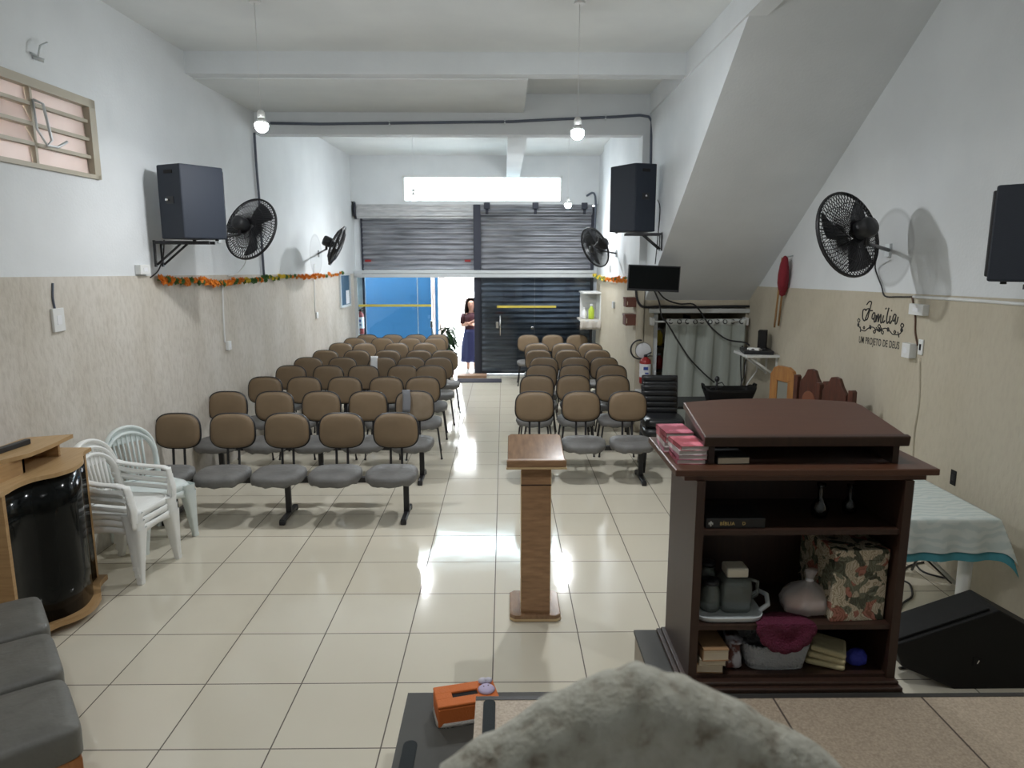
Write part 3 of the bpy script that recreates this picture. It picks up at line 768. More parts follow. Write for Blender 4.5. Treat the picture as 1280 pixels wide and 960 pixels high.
# ================================================================== WHITE PLASTIC ARMCHAIRS
def make_plastic(label, loc, rz, m, group, arms=True):
    """monobloc armchair facing -Y locally"""
    t = thing('plastic_armchair' if arms else 'plastic_chair', label, 'chair', loc, rz, group)
    def seat(u, v):
        x = (u-0.5)*2; y = (v-0.5)*2
        w = 0.225-0.02*(y+1)/2
        z = 0.425-0.02*math.cos(x*1.3)*math.cos(y*1.2)+0.012 - (0.03*max(0,-y-0.6)/0.4 if y < -0.6 else 0)
        return Vector((x*w*(1-0.08*abs(y)**4), y*0.215, z))
    ob('seat', MB().grid(seat, 16, 16, thick=0.012), m, t)
    # apron
    def apron(u, v):
        a = -PI*0.0+u*2*PI
        c, s = math.cos(a), math.sin(a)
        x = math.copysign(abs(c)**0.45, c)*0.226; y = math.copysign(abs(s)**0.45, s)*0.218
        arch = 0.028*(abs(math.sin(2*a)))
        return Vector((x, y, 0.425-v*(0.045+arch)))
    ob('apron', MB().grid(apron, 48, 2, thick=0.006), m, t)
    # legs: tapered channels
    for sx in (-1, 1):
        for sy in (-1, 1):
            tx, ty = sx*0.195, sy*0.185; bx_, by_ = sx*(0.225 if sy < 0 else 0.215), sy*(0.205 if sy < 0 else 0.27)
            mb = MB()
            def lg(u, v, tx=tx, ty=ty, bx_=bx_, by_=by_):
                a_ = 2*PI*u; c, s_ = math.cos(a_), math.sin(a_)
                wx_ = 0.034*(1-v)**1.3+0.021; wy_ = 0.040*(1-v)**1.1+0.022
                return Vector((tx+(bx_-tx)*v+math.copysign(abs(c)**0.5, c)*wx_, ty+(by_-ty)*v+math.copysign(abs(s_)**0.5, s_)*wy_, 0.412*(1-v)))
            mb.grid(lg, 24, 10)
            mb.box((bx_, by_, 0.016), (0.044, 0.044, 0.032), None, 0.006)
            ob('leg', mb, m, t)
    # backrest: arched rim, slats
    def bp(x, z): return Vector((x, 0.20+0.30*(z-0.43)*0.62-0.25*x*x, z))
    rim = []
    for i in range(25):
        a = PI*i/24
        rim.append(bp(0.215*math.cos(a)*(1.0+0.03*math.sin(a)), 0.62+0.26*math.sin(a)**0.8 if True else 0))
    rim = [bp(0.20, 0.43), bp(0.208, 0.52)] + rim + [bp(-0.208, 0.52), bp(-0.20, 0.43)]
    mb = MB().tube(rim, 0.031, 10, flat=0.5)
    b = ob('backrest', mb, m, t)
    ob('top_panel', MB().grid(lambda u, v: bp((u-0.5)*0.36*(1-0.25*v), 0.80+0.075*v*(1-1.2*(u-0.5)**2)), 12, 4, thick=0.012), m, b)
    ob('lower_rail', MB().tube([bp(-0.2, 0.50), bp(0, 0.49), bp(0.2, 0.50)], 0.018, 8, flat=0.5), m, b)
    for i in range(7):
        x = -0.105+i*0.035
        ob('slat', MB().tube([bp(x*1.0, 0.48), bp(x*1.1, 0.66), bp(x*1.2, 0.82)], 0.0125, 8, flat=0.45), m, b)
    # arms
    for sx in ((-1, 1) if arms else ()):
        def arm(u, v, sx=sx):
            pts = [(0.222, 0.262, 0.70), (0.255, 0.17, 0.665), (0.268, 0.0, 0.645), (0.268, -0.15, 0.642), (0.262, -0.205, 0.622), (0.256, -0.218, 0.56), (0.245, -0.212, 0.42)]
            q = u*(len(pts)-1); i = min(int(q), len(pts)-2); f_ = q-i; f_ = f_
            a_ = Vector(pts[i]).lerp(Vector(pts[i+1]), f_)
            w = 0.062
            if u < 0.62: return Vector((sx*(a_.x-0.012+w*(v-0.5)), a_.y, a_.z-0.012*(2*v-1)**2))
            return Vector((sx*(a_.x-0.012+w*(v-0.5)), a_.y+0.012*(2*v-1)**2, a_.z))
        ar = ob('armrest', MB().grid(arm, 36, 6, thick=0.012), m, t)
        def side(u, v, sx=sx):
            y = 0.24-0.42*u
            return Vector((sx*(0.258+0.006*math.sin(PI*u)), y, 0.60-0.02*u-0.03*v))
        ob('side_rail', MB().grid(side, 12, 2, thick=0.009), m, ar)
    return t
g = 'white plastic armchairs by the left wall'
rz1 = math.atan2(1, 0)   # face +X : -Y rotated by +90deg
names = ['white plastic armchair at the bottom of the nearer stack', 'white plastic armchair in the middle of the nearer stack', 'white plastic armchair on top of the nearer stack']
wp = None
for i in range(3):
    loc = (-2.795-0.010*i, 5.025, 0.052*i)
    if wp is None: wp = make_plastic(names[0], loc, R(82), M['wplast'], g)
    else: dup(wp, loc, R(82), names[i], g)
wp2 = None
names = ['pale bluish armless plastic chair at the bottom of the farther stack', 'pale bluish armless plastic chair on top of the farther stack']
g = 'pale plastic chairs by the left wall'
a2 = math.atan2(-0.50, 0.866)+PI/2
for i in range(2):
    loc = (-2.915-0.008*i, 5.59+0.002*i, 0.052*i)
    if wp2 is None: wp2 = make_plastic(names[0], loc, a2, M['wplast_b'], g, False)
    else: dup(wp2, loc, a2, names[i], g)

# ================================================================== WAVY COUNTER (beech, black front)
t = thing('reception_counter', 'beech counter with wavy black glossy front against the left wall', 'counter', (-3.0, 4.25, 0))
# front line along Y (x as a function of y)
fpts = [(-2.835, 3.80), (-2.855, 3.94), (-2.835, 4.06), (-2.765, 4.15), (-2.73, 4.27), (-2.76, 4.42), (-2.82, 4.53), (-2.875, 4.62), (-2.895, 4.72)]
def smooth_line(P, n=40):
    out = []
    for i in range(n+1):
        q = i/n*(len(P)-1); j = min(int(q), len(P)-2); f_ = q-j
        p0 = P[max(j-1,0)]; p1 = P[j]; p2 = P[j+1]; p3 = P[min(j+2, len(P)-1)]
        cr = lambda a,b,c,d: 0.5*((2*b)+(-a+c)*f_+(2*a-5*b+4*c-d)*f_*f_+(-a+3*b-3*c+d)*f_**3)
        out.append((cr(p0[0],p1[0],p2[0],p3[0]), cr(p0[1],p1[1],p2[1],p3[1])))
    return out
fl = smooth_line(fpts)
def slab(mb, off, z0, z1, back=-3.18, ends=0.0):
    pl = [(x+off, y) for x, y in fl]
    pl[0] = (pl[0][0], pl[0][1]-ends); pl[-1] = (pl[-1][0], pl[-1][1]+ends)
    poly = pl+[(back, fl[-1][1]+ends), (back, fl[0][1]-ends)]
    return mb.prism(poly, z0, z1)
ob('counter_top', slab(MB(), 0.03, 1.0, 1.025, ends=0.03), M['beech_t'], t, True)
ob('base', slab(MB(), 0.05, 0.05, 0.085, ends=0.03), M['beech'], t, True)
mb = MB()
def fr(u, v):
    i = u*(len(fl)-1); j = min(int(i), len(fl)-2); f_ = i-j
    return Vector((fl[j][0]+(fl[j+1][0]-fl[j][0])*f_, fl[j][1]+(fl[j+1][1]-fl[j][1])*f_, 0.085+v*0.915))
mb.grid(fr, 60, 4, thick=0.012)
ob('front_panel', mb, M['gloss_black'], t, True)
ob('side_panel', MB().bx(-3.18, -2.81, 3.785, 3.81, 0.085, 1.0), M['beech'], t, True)
ob('side_panel', MB().bx(-3.18, -2.89, 4.70, 4.72, 0.085, 1.0), M['beech'], t, True)
for y in (3.86, 4.58): ob('foot', MB().bx(-2.98, -2.90, y-0.04, y+0.04, 0, 0.05, 0.006), M['beech'], t, True)
for y in (3.86, 4.58): ob('foot', MB().bx(-3.16, -3.10, y-0.04, y+0.04, 0, 0.05, 0.006), M['beech'], t, True)
# raised ledge
ob('riser', MB().bx(-3.12, -2.93, 3.93, 3.95, 1.025, 1.125).bx(-2.95, -2.93, 3.95, 4.17, 1.025, 1.125).bx(-3.12, -2.93, 4.15, 4.17, 1.025, 1.125), M['beech'], t, True)
ob('riser', MB().bx(-3.12, -2.945, 4.52, 4.54, 1.025, 1.125).bx(-3.14, -3.12, 3.93, 4.54, 1.025, 1.125), M['beech'], t, True)
lp = smooth_line([(-3.02, 3.86), (-2.94, 4.02), (-2.885, 4.16), (-2.88, 4.36), (-2.895, 4.52), (-2.905, 4.63)], 24)
ob('ledge', MB().prism(lp+[(-3.14, 4.55), (-3.17, 4.50), (-3.17, 3.86)], 1.125, 1.15), M['beech_t'], t, True)
q = [WZ(-30, 566, 1.16), WZ(32, 546, 1.16)]
dv = (q[1]-q[0]); a = math.atan2(dv.y, dv.x)
mid = Vector((-3.06, 4.13, 1.1675))
single('sound_bar', MB().box(mid, (0.50, 0.035, 0.033), rotz(R(84)), 0.004), M['black'], 'slim black bar lying on the ledge of the beech counter', 'sound bar', mid-Vector((0,0,0.017)))

# ================================================================== CUSHIONED WOODEN CHAIRS lower left
d3 = Vector((0.565, -0.825, 0)).normalized(); n3 = Vector((0.785, 0.62, 0)).normalized()
ang3 = math.atan2(n3.y, n3.x)          # facing
def make_wood(label, c, group):
    """local: faces +X, width along Y"""
    t = thing('cushioned_chair', label, 'chair', c, ang3, group)
    def wr(p):
        a_ = math.atan2(p.y, p.x)
        return Vector((p.x*(1+0.008*math.sin(7*a_)), p.y*(1+0.008*math.sin(9*a_+1)), p.z+0.004*math.sin(6*a_)))
    mb = MB().pad(0.48, 0.465, [(0.97, 0.385), (1.0, 0.395), (1.005, 0.47), (1.0, 0.495), (0.965, 0.514), (0.8, 0.522), (0.4, 0.524)], 9, 56, None, 0, wr)
    ob('seat', mb, M['seat_dark'], t)
    ob('frame', MB().box((0.215, 0, 0.355), (0.025, 0.42, 0.06), None, 0.004).box((-0.215, 0, 0.355), (0.025, 0.42, 0.06), None, 0.004).box((0, 0.205, 0.355), (0.43, 0.025, 0.06), None, 0.004).box((0, -0.205, 0.355), (0.43, 0.025, 0.06), None, 0.004), M['orange_wood'], t)
    for sx in (-1, 1):
        for sy in (-1, 1):
            hgt = 0.386 if sx > 0 else 0.95
            ob('leg', MB().box((sx*0.205 if sx > 0 else -0.245, sy*0.195, hgt/2), (0.05, 0.05, hgt), None, 0.005), M['orange_wood'], t)
    ob('backrest', MB().box((-0.245, 0, 0.74), (0.045, 0.345, 0.34), None, 0.02), M['seat_dark'], t)
    return t
A1 = Vector((-2.82, 3.99, 0)); 
g = 'grey cushioned wooden chairs in a row at lower left'
c0 = None
labs = ['grey cushioned wooden chair beside the counter, farthest of three', 'grey cushioned wooden chair in the middle of the lower-left three', 'grey cushioned wooden chair nearest the camera at the bottom left']
ctr = [((-2.54,3.60),(-2.25,3.235)), ((-2.235,3.215),(-1.945,2.85)), ((-1.93,2.83),(-1.64,2.465))]
for i, ((xa,ya),(xb_,yb_)) in enumerate(ctr):
    mid = Vector(((xa+xb_)/2, (ya+yb_)/2, 0))-n3*0.235
    if c0 is None: c0 = make_wood(labs[0], mid, g)
    else: dup(c0, mid, ang3, labs[i], g)

# ================================================================== LECTERN in the aisle
b0 = WZ(637, 778); b1 = WZ(702, 778)
LXc = (b0.x+b1.x)/2; LY0 = b0.y
t = thing('lectern', 'slim rustic-wood lectern with sloping top standing alone in the aisle', 'lectern', (LXc, LY0+0.18, 0))
ob('base', MB().prism([(x, y) for x, y in [(-0.165,-0.15),(-0.135,-0.18),(0.135,-0.18),(0.165,-0.15),(0.165,0.15),(0.135,0.18),(-0.135,0.18),(-0.165,0.15)]], 0.0, 0.045, None, 0, 0.006), [M['lect_top']], t)
ob('base_edge', MB().prism([(x*1.012, y*1.012) for x, y in [(-0.165,-0.15),(-0.135,-0.18),(0.135,-0.18),(0.165,-0.15),(0.165,0.15),(0.135,0.18),(-0.135,0.18),(-0.165,0.15)]], 0.006, 0.022), M['edge_pale'], t)
ob('column', MB().box((0, -0.06, 0.055+0.48), (0.185, 0.16, 0.98), None, 0.003), M['lect'], t)
ob('plinth_block', MB().box((0, -0.085, 0.085), (0.187, 0.12, 0.08), None, 0.004), M['lect'], t)
ob('column_edge', MB().box((-0.0935, -0.06, 0.535), (0.004, 0.162, 0.97)).box((0.0935, -0.06, 0.535), (0.004, 0.162, 0.97)), M['edge_pale'], t)
ob('joint_band', MB().box((0, -0.06, 0.91), (0.192, 0.167, 0.006)), M['dark_wood'], t)
slope = math.atan2(0.10, 0.40)
RX = Matrix.Rotation(slope, 3, 'X')
mb = MB().prism([(-0.165,-0.20),(-0.18,-0.18),(-0.175,0.18),(-0.155,0.20),(0.155,0.20),(0.175,0.18),(0.18,-0.18),(0.165,-0.20)], 0, 0.028, Matrix.Translation((0, 0.0, 1.085)) @ RX.to_4x4(), 0, 0.006)
tp = ob('desk_top', mb, M['lect_top'], t)
ob('book_stop', MB().box((0, -0.185, 1.066), (0.37, 0.035, 0.05), RX, 0.010), M['lect'], tp)
ob('top_edge', MB().box((0, -0.188, 1.038), (0.376, 0.03, 0.012), RX, 0.003), M['edge_pale'], tp)

# ================================================================== PLATFORM AND STEPS
PZ = 0.78
struct('floor_platform', MB().bx(-0.102, XR, -1.0, 2.25, 0, PZ-0.012).bx(-0.102, XR, -1.0, 2.25, PZ-0.012, PZ), M['plat'])
struct('trim_platform_edge', MB().bx(-0.102, XR, 2.235, 2.256, PZ-0.05, PZ+0.002), mat('dark_edge_trim', (0.03,0.028,0.026), 0.5))
t = thing('carpeted_step', 'dark grey step with a black grip strip beside the speckled platform', 'step', (-0.25, 2.3, 0))
ob('step_body', MB().bx(-0.425, -0.106, 1.2, 2.86, 0, 0.375).bx(-0.106, 0.50, 2.26, 2.86, 0, 0.375), M['step_side'], t, True)
ob('step_top', MB().bx(-0.434, -0.104, 1.2, 2.867, 0.375, 0.39).bx(-0.104, 0.50, 2.26, 2.867, 0.375, 0.39), M['grey_top'], t, True)
def strip(mb, cx, y0, y1, w, z, top=0.003):
    pts = []
    for i in range(9): a_ = PI*i/8; pts.append((cx+w/2*math.cos(a_), y1-w/2+w/2*math.sin(a_)))
    pts += [(cx-w/2, y0), (cx+w/2, y0)]
    return mb.prism(pts, z, z+top)
p = WZ(514, 926, 0.39); ob('grip_strip', strip(MB(), p.x, 1.3, p.y, 0.056, 0.39), M['strip'], t, True)
p = WZ(612, 875, PZ)
single('grip_strip', strip(MB(), p.x, 1.2, p.y, 0.042, PZ), M['strip'], 'black rounded grip strip on the speckled platform edge', 'grip strip', (p.x, 1.7, PZ))
t = thing('pulpit_plinth', 'dark-topped pale plinth under the big pulpit', 'plinth', (0.95, 2.5, 0))
ob('plinth_body', MB().bx(0.545, 1.42, 2.258, 2.70, 0, PZ-0.014), M['step_side'], t, True)
ob('plinth_top', MB().bx(0.54, 1.425, 2.258, 2.705, PZ-0.014, PZ), M['grey_top'], t, True)

# ================================================================== BIG PULPIT
t = thing('pulpit', 'large dark brown pulpit with open shelves facing the platform', 'pulpit', (1.03, 2.48, PZ))
X0, X1, YF, YK = 0.66, 1.41, 2.30, 2.66
zt = 1.585
zs1 = WY(1000, 664, YF).z; zs2 = WY(1000, 783, YF).z
ob('base_moulding', MB().bx(X0-0.03, X1+0.012, 2.262, YK+0.03, PZ, PZ+0.018, 0.004).bx(X0-0.015, X1+0.006, 2.28, YK+0.015, PZ+0.018, PZ+0.032, 0.004), M['dark_wood'], t, True)
ob('side_panel', MB().bx(X0, X0+0.03, YF, YK, PZ+0.032, zt-0.03), M['dark_wood'], t, True)
ob('side_panel', MB().bx(X1-0.03, X1, YF, YK, PZ+0.032, zt-0.03), M['dark_wood'], t, True)
ob('front_panel', MB().bx(X0+0.03, X1-0.03, YK-0.02, YK, PZ+0.032, zt-0.03), M['dark_wood'], t, True)
for z in (zs1, zs2): ob('shelf', MB().bx(X0+0.03, X1-0.03, YF+0.01, YK-0.02, z-0.018, z), M['dark_wood'], t, True)
ob('shelf', MB().bx(X0+0.03, X1-0.03, YF+0.01, YK-0.02, PZ+0.032, PZ+0.045), M['dark_wood'], t, True)
ob('counter_top', MB().bx(0.585, 1.495, 2.30, 2.76, zt-0.012, zt+0.012, 0.004).bx(0.62, 1.46, 2.315, 2.73, zt-0.032, zt-0.012, 0.003), M['dark_top'], t, True)
zc = zt+0.012
ob('upper_box', MB().bx(0.715, 0.737, 2.37, 2.70, zc, zc+0.095).bx(1.365, 1.387, 2.37, 2.70, zc, zc+0.095).bx(0.737, 1.365, 2.68, 2.70, zc, zc+0.12), M['dark_wood'], t, True)
# sloped reading top with curved far edge
far = [(0.70+0.70*i/16, 0.0) for i in range(17)]
poly = [(0.695, 0.0), (1.405, 0.0), (1.385, 0.30)]
for i in range(17):
    u = 1-i/16; x = 0.70+0.67*u; poly.append((x, 0.33+0.045*math.sin(PI*u)**0.8))
poly.append((0.70, 0.30))
ZN = 1.688; sl = 0.17
Mt = Matrix.Translation((0, 2.355, ZN)) @ Matrix.Rotation(sl, 4, 'X')
ob('reading_top', MB().prism(poly, -0.012, 0.012, Mt, 0, 0.004), M['dark_top'], t, True)
ob('front_lip', MB().prism([(0.692, -0.012), (1.408, -0.012), (1.408, 0.012), (0.692, 0.012)], -0.022, 0.016, Mt, 0, 0.004), M['dark_wood'], t, True)
for s in (0.715, 1.365):
    ob('cheek', MB().prism([(2.37, zc+0.08), (2.70, zc+0.08), (2.70, ZN+0.03), (2.37, ZN-0.022)], s, s+0.022, MXs), M['dark_wood'], t, True)

# things on and in the pulpit
g = 'booklets stacked on the pulpit counter'
covers = [('red_cover', (0.30,0.03,0.06)), ('pink_cover', (0.42,0.13,0.20)), ('white_cover', (0.55,0.50,0.50)), ('crimson_cover', (0.36,0.05,0.07))]
def booklet(name, c, w, d_, h, a, cm, label, cat, group, pm=None):
    t_ = thing(name, label, cat, c, a, group)
    ob('page_block', MB().box((0, 0, h/2), (w*0.975, d_*0.97, h*0.82)), pm or M['paper_w'], t_)
    ob('cover', MB().box((0, 0, h-h*0.04), (w, d_, h*0.08)).box((0, 0, h*0.04), (w, d_, h*0.08)).box((-w/2+h*0.04, 0, h/2), (h*0.08, d_, h)), cm, t_)
    return t_
cms = [mat(n, c, 0.35, col2=(min(1,c[0]*1.6+0.2), c[1]*1.5+0.15, c[2]*1.5+0.18), scale=14, thr=(0.5,0.62)) for n, c in covers]
order = ['bottom', 'second', 'third', 'fourth', 'top']
z = zc
for i in range(4):
    booklet('booklet', (0.658+0.003*(i % 2), 2.44, z), 0.10, 0.145, 0.0165, 0.04*(i-1), cms[i % 4], f'colourful booklet, {["bottom","second from bottom","third from bottom","top"][i]} of the nearer pile on the pulpit', 'booklet', g); z += 0.0165
z = zc
for i in range(4):
    booklet('booklet', (0.650, 2.60, z), 0.105, 0.15, 0.0185, -0.05+0.03*i, cms[(i+1) % 4], f'red and white booklet, {["bottom","second from bottom","third from bottom","top"][i]} of the farther pile on the pulpit', 'booklet', g); z += 0.0185
booklet('book', (0.80, 2.43, zc), 0.115, 0.13, 0.026, 0.05, M['blackbook'], 'closed book with cream pages in the pulpit slot', 'book', None, M['paper'])
single('envelope', MB().box((1.07, 2.50, zc+0.085), (0.17, 0.11, 0.006), Matrix.Rotation(R(-10), 3, 'Y') @ Matrix.Rotation(R(14), 3, 'X')), M['greyfab'], 'grey paper wedged under the sloping top of the pulpit', 'paper', (1.07, 2.5, zc+0.03))
# top shelf: black book with gilt lettering, two glass vases
bk = thing('book', 'black book with gold spine lettering on the pulpit top shelf', 'book', (0.81, 2.40, zs1))
ob('cover', MB().box((0, 0, 0.019), (0.21, 0.15, 0.038), None, 0.004), M['blackbook'], bk)
mb = MB()
yy = -0.0762
mb.box((-0.088, yy, 0.019), (0.004, 0.002, 0.018)).box((-0.088, yy, 0.0215), (0.014, 0.002, 0.004)).box((-0.094, yy, 0.019), (0.003, 0.002, 0.007)).box((-0.082, yy, 0.019), (0.003, 0.002, 0.007))
ob('cross_emblem', mb, mat('white_foil', (0.55,0.55,0.5), 0.4), bk)
def text_mesh(body, size, ext=0.0006):
    cu = bpy.data.curves.new('lettering', 'FONT'); cu.body = body; cu.size = size; cu.extrude = ext; cu.align_x = 'CENTER'; cu.align_y = 'CENTER'; cu.offset = size*0.009; cu.space_character = 1.12
    o = bpy.data.objects.new('lettering', cu); COL.objects.link(o)
    dg = bpy.context.evaluated_depsgraph_get(); me = bpy.data.meshes.new_from_object(o.evaluated_get(dg))
    bpy.data.objects.remove(o); bpy.data.curves.remove(cu); return me
def text_ob(name, body, size, m, Mx, parent=None, sx=1.0):
    me = text_mesh(body, size); me.transform(Mx @ Matrix.Diagonal((sx,1,1,1))); me.materials.clear(); me.materials.append(m)
    o = bpy.data.objects.new(name, me); link(o, parent); return o
FRONT = Matrix(((1,0,0,0),(0,0,-1,0),(0,1,0,0),(0,0,0,1)))    # text facing -Y
text_ob('lettering', 'BÍBLIA', 0.017, M['gold'], Matrix.Translation((-0.030, yy, 0.019)) @ FRONT, bk)
text_ob('lettering', 'D', 0.016, M['gold'], Matrix.Translation((0.028, yy, 0.019)) @ FRONT, bk)
def vase(c, s, label, mm):
    pr = [(0.026,0), (0.030,0.012), (0.033,0.04), (0.022,0.062), (0.0105,0.078), (0.0105,0.115), (0.018,0.132), (0.016,0.132), (0.008,0.115), (0.008,0.08), (0.02,0.06), (0.03,0.04), (0.025,0.008)]
    return single('glass_vase', MB().lathe([(r*s, z*s) for r, z in pr], 20, Matrix.Translation(c)), mm, label, 'vase', c)
vase((1.155, 2.44, zs1), 0.95, 'taller clear glass vase on the pulpit top shelf', M['vase'])
vase((1.285, 2.48, zs1), 0.82, 'shorter clear glass vase at the right of the pulpit top shelf', M['vase'])
# middle shelf
tr = thing('serving_tray', 'pale plastic serving tray holding jars on the pulpit middle shelf', 'tray', (0.815, 2.44, zs2))
ob('tray_body', MB().pad(0.25, 0.24, [(0.9, 0.0), (0.97, 0.004), (1.0, 0.018), (1.01, 0.022), (0.99, 0.022), (0.94, 0.008), (0.3, 0.006)], 5, 40), M['tray'], tr)
ob('handle', MB().tube([(0.118, 0.05, 0.02), (0.155, 0.045, 0.045), (0.165, 0.0, 0.052), (0.155, -0.045, 0.035), (0.118, -0.06, 0.018)], 0.009, 8), M['tray'], tr)
zj = zs2+0.0085
jg = thing('glass_pitcher', 'square glass pitcher with cream lid on the tray', 'pitcher', (0.853, 2.43, zj))
ob('body', MB().pad(0.115, 0.105, [(0.9,0), (0.98,0.01), (1.0,0.04), (1.0,0.10), (0.92,0.118), (0.74,0.128), (0.70,0.128), (0.9,0.115), (0.96,0.1), (0.95,0.012), (0.3,0.01)], 5, 40), M['jar'], jg)
ob('lid', MB().prism([(-0.040,-0.037),(0.040,-0.037),(0.040,0.037),(-0.040,0.037)], 0.131, 0.168, None, 0, 0.008), M['lid'], jg)
ob('handle', MB().tube([(0.055,0,0.11), (0.088,0,0.10), (0.088,0,0.05), (0.057,0,0.03)], 0.007, 8), M['jar'], jg)
def jar(c, r, h, label):
    j = thing('glass_jar', label, 'jar', c)
    ob('body', MB().lathe([(r*0.9,0), (r,0.008), (r,h*0.75), (r*0.72,h*0.86), (r*0.75,h), (r*0.66,h), (r*0.64,h*0.86), (r*0.92,h*0.74), (r*0.92,0.012)], 22), M['jar'], j)
    ob('lid', MB().lathe([(r*0.80,h-0.004), (r*0.80,h+0.010), (r*0.3,h+0.012)], 22), M['black'], j)
jar((0.762, 2.42, zj), 0.038, 0.105, 'clear glass jar at the front left of the tray')
jar((0.778, 2.51, zj), 0.034, 0.135, 'taller glass jar at the back left of the tray')
# plastic bag of bread
bg = thing('plastic_bag', 'knotted clear plastic bag of pinkish bread on the pulpit middle shelf', 'bag', (1.115, 2.42, zs2))
def bagw(seed):
    r_ = random.Random(seed); ph = [r_.uniform(0,6) for _ in range(5)]
    def w(p):
        a_ = math.atan2(p.y, p.x)
        k_ = 1+0.05*math.sin(7*a_+ph[0]+p.z*30)+0.03*math.sin(13*a_+ph[1]-p.z*50)
        return Vector((p.x*k_+p.z*0.12, p.y*k_, p.z))
    return w
bagm = bpy.data.materials.new('clear_bag_film'); bagm.use_nodes = True
_b = bagm.node_tree.nodes['Principled BSDF']; _b.inputs['Base Color'].default_value = (0.75,0.70,0.68,1); _b.inputs['Roughness'].default_value = 0.25; _b.inputs['Alpha'].default_value = 0.42
ob('film', MB().pad(0.185, 0.15, [(0.55,0.0), (0.92,0.012), (1.0,0.04), (0.93,0.07), (0.70,0.092), (0.36,0.107), (0.15,0.118), (0.13,0.126), (0.20,0.145), (0.24,0.16)], 2.2, 40, None, 0, bagw(4)), bagm, bg)
for (x, y, z_, s) in ((-0.035,-0.005,0.034,1.0), (0.035,-0.015,0.034,1.05), (0.01,0.03,0.036,1.0), (0.0,-0.01,0.064,0.85)):
    ob('bread_roll', MB().ball((x, y, z_), 0.036*s, (1.15,0.95,0.82), 16), M['bread'], bg)
ob('knot', MB().pad(0.03, 0.026, [(0.8,0.112), (1.0,0.119), (0.8,0.127)], 2.2, 16, Matrix.Translation((0.014,0,0))), M['label'], bg)
# floral box
fb = thing('gift_box', 'box wrapped in glossy floral paper on the pulpit middle shelf', 'box', (1.264, 2.46, zs2), R(4))
ob('box_body', MB().box((0, 0, 0.116), (0.20, 0.25, 0.232), None, 0.003), M['floral'], fb)
ob('box_lid', MB().box((0, 0, 0.252), (0.204, 0.254, 0.040), None, 0.003), M['floral'], fb)
# maroon crochet mat hanging over the shelf edge
def doily(u, v):
    a_ = PI*u; r_ = v*0.105*(1+0.06*abs(math.sin(a_*7)) if v > 0.8 else 1)
    x = 1.005+r_*math.cos(a_)
    zz = -r_*math.sin(a_)
    return Vector((x, YF-0.001-0.004*math.sin(v*9), zs2+0.004+zz))
mb = MB().grid(doily, 56, 8, thick=0.004)
mb.grid(lambda u, v: Vector((1.005+v*0.105*math.cos(PI*u), YF+0.002+v*0.10*math.sin(PI*u)*0.95, zs2+0.0035)), 40, 6, thick=0.003)
single('crochet_mat', mb, M['maroon'], 'maroon crochet mat hanging over the middle shelf edge of the pulpit', 'mat', (1.005, YF, zs2))
# bottom shelf
zb = PZ+0.045
bk2 = [('tan book lying at the bottom of the pile on the lowest pulpit shelf', 0.035, M['tanbook']), ('cream-edged book in the middle of the pile on the lowest pulpit shelf', 0.024, M['paper']), ('tan box lying on top of the books on the lowest pulpit shelf', 0.045, M['tanbook'])]
z = zb
for i, (lb, h, cm) in enumerate(bk2):
    booklet('book', (0.748+0.003*i, 2.39-0.01*i, z), 0.095, 0.14, h, -0.06+0.05*i, cm, lb, 'book', 'books on the lowest pulpit shelf', M['paper']); z += h
pk = MB().pad(0.07, 0.12, [(0.9,0), (1.0,0.01), (0.95,0.04), (0.75,0.062), (0.7,0.085), (0.85,0.10)], 3.0, 26, Matrix.Translation((0.838, 2.40, zb)), 0, bagw(9))
single('snack_packet', pk, mat('printed_foil', (0.10,0.03,0.025), 0.3, col2=(0.45,0.45,0.5), scale=22, thr=(0.45,0.55)), 'crumpled printed plastic packet beside the tan books', 'packet', (0.838, 2.40, zb))
bs = thing('lace_basket', 'white lace-patterned rectangular basket on the lowest pulpit shelf', 'basket', (1.0, 2.42, zb))
def bwall(u, v):
    a_ = 2*PI*u; c, s = math.cos(a_), math.sin(a_); ex = 4.5
    k_ = 0.86+0.14*v
    x = math.copysign(abs(c)**(2/ex), c)*0.125*k_; y = math.copysign(abs(s)**(2/ex), s)*0.095*k_
    return Vector((x, y, 0.006+v*0.085+(0.006*abs(math.sin(a_*14)) if v > 0.95 else 0)))
ob('basket_wall', MB().grid(bwall, 112, 5, thick=0.005), M['basket'], bs)
ob('basket_bottom', MB().pad(0.215, 0.165, [(1.0,0.0), (1.0,0.008), (0.5,0.0085)], 4.5, 40), M['basket'], bs)
fc = thing('folded_cloth', 'folded cream cloth on the lowest pulpit shelf', 'cloth', (1.20, 2.40, zb), R(-25))
for i in range(3):
    ob('fold', MB().box((0.004*i, 0.003*i, 0.012+0.024*i), (0.135-0.006*i, 0.12, 0.022), Matrix.Rotation(R(3*i), 3, 'Y'), 0.010, seg=3), M['creamcloth'], fc)
single('blue_cloth', MB().pad(0.075, 0.06, [(0.7,0), (1.0,0.01), (0.95,0.035), (0.6,0.052), (0.2,0.056)], 2.2, 26, Matrix.Translation((1.305, 2.38, zb)), 0, bagw(15)), M['bluecloth'], 'crumpled blue cloth beside the folded cream cloth', 'cloth', (1.305, 2.38, zb))

# ================================================================== TISSUE BOX
p = WZ(556, 900, 0.39)
A_ = WZ(555, 900, 0.39); 
tb = thing('tissue_box', 'orange felt tissue box with lilac figure on the dark grey step', 'tissue box', (-0.165, 2.72, 0.39), R(14))
w_, d_, h_ = 0.262, 0.145, 0.098
mb = MB()
mb.bx(-w_/2, w_/2, -d_/2, d_/2, 0, h_-0.012, 0.006)
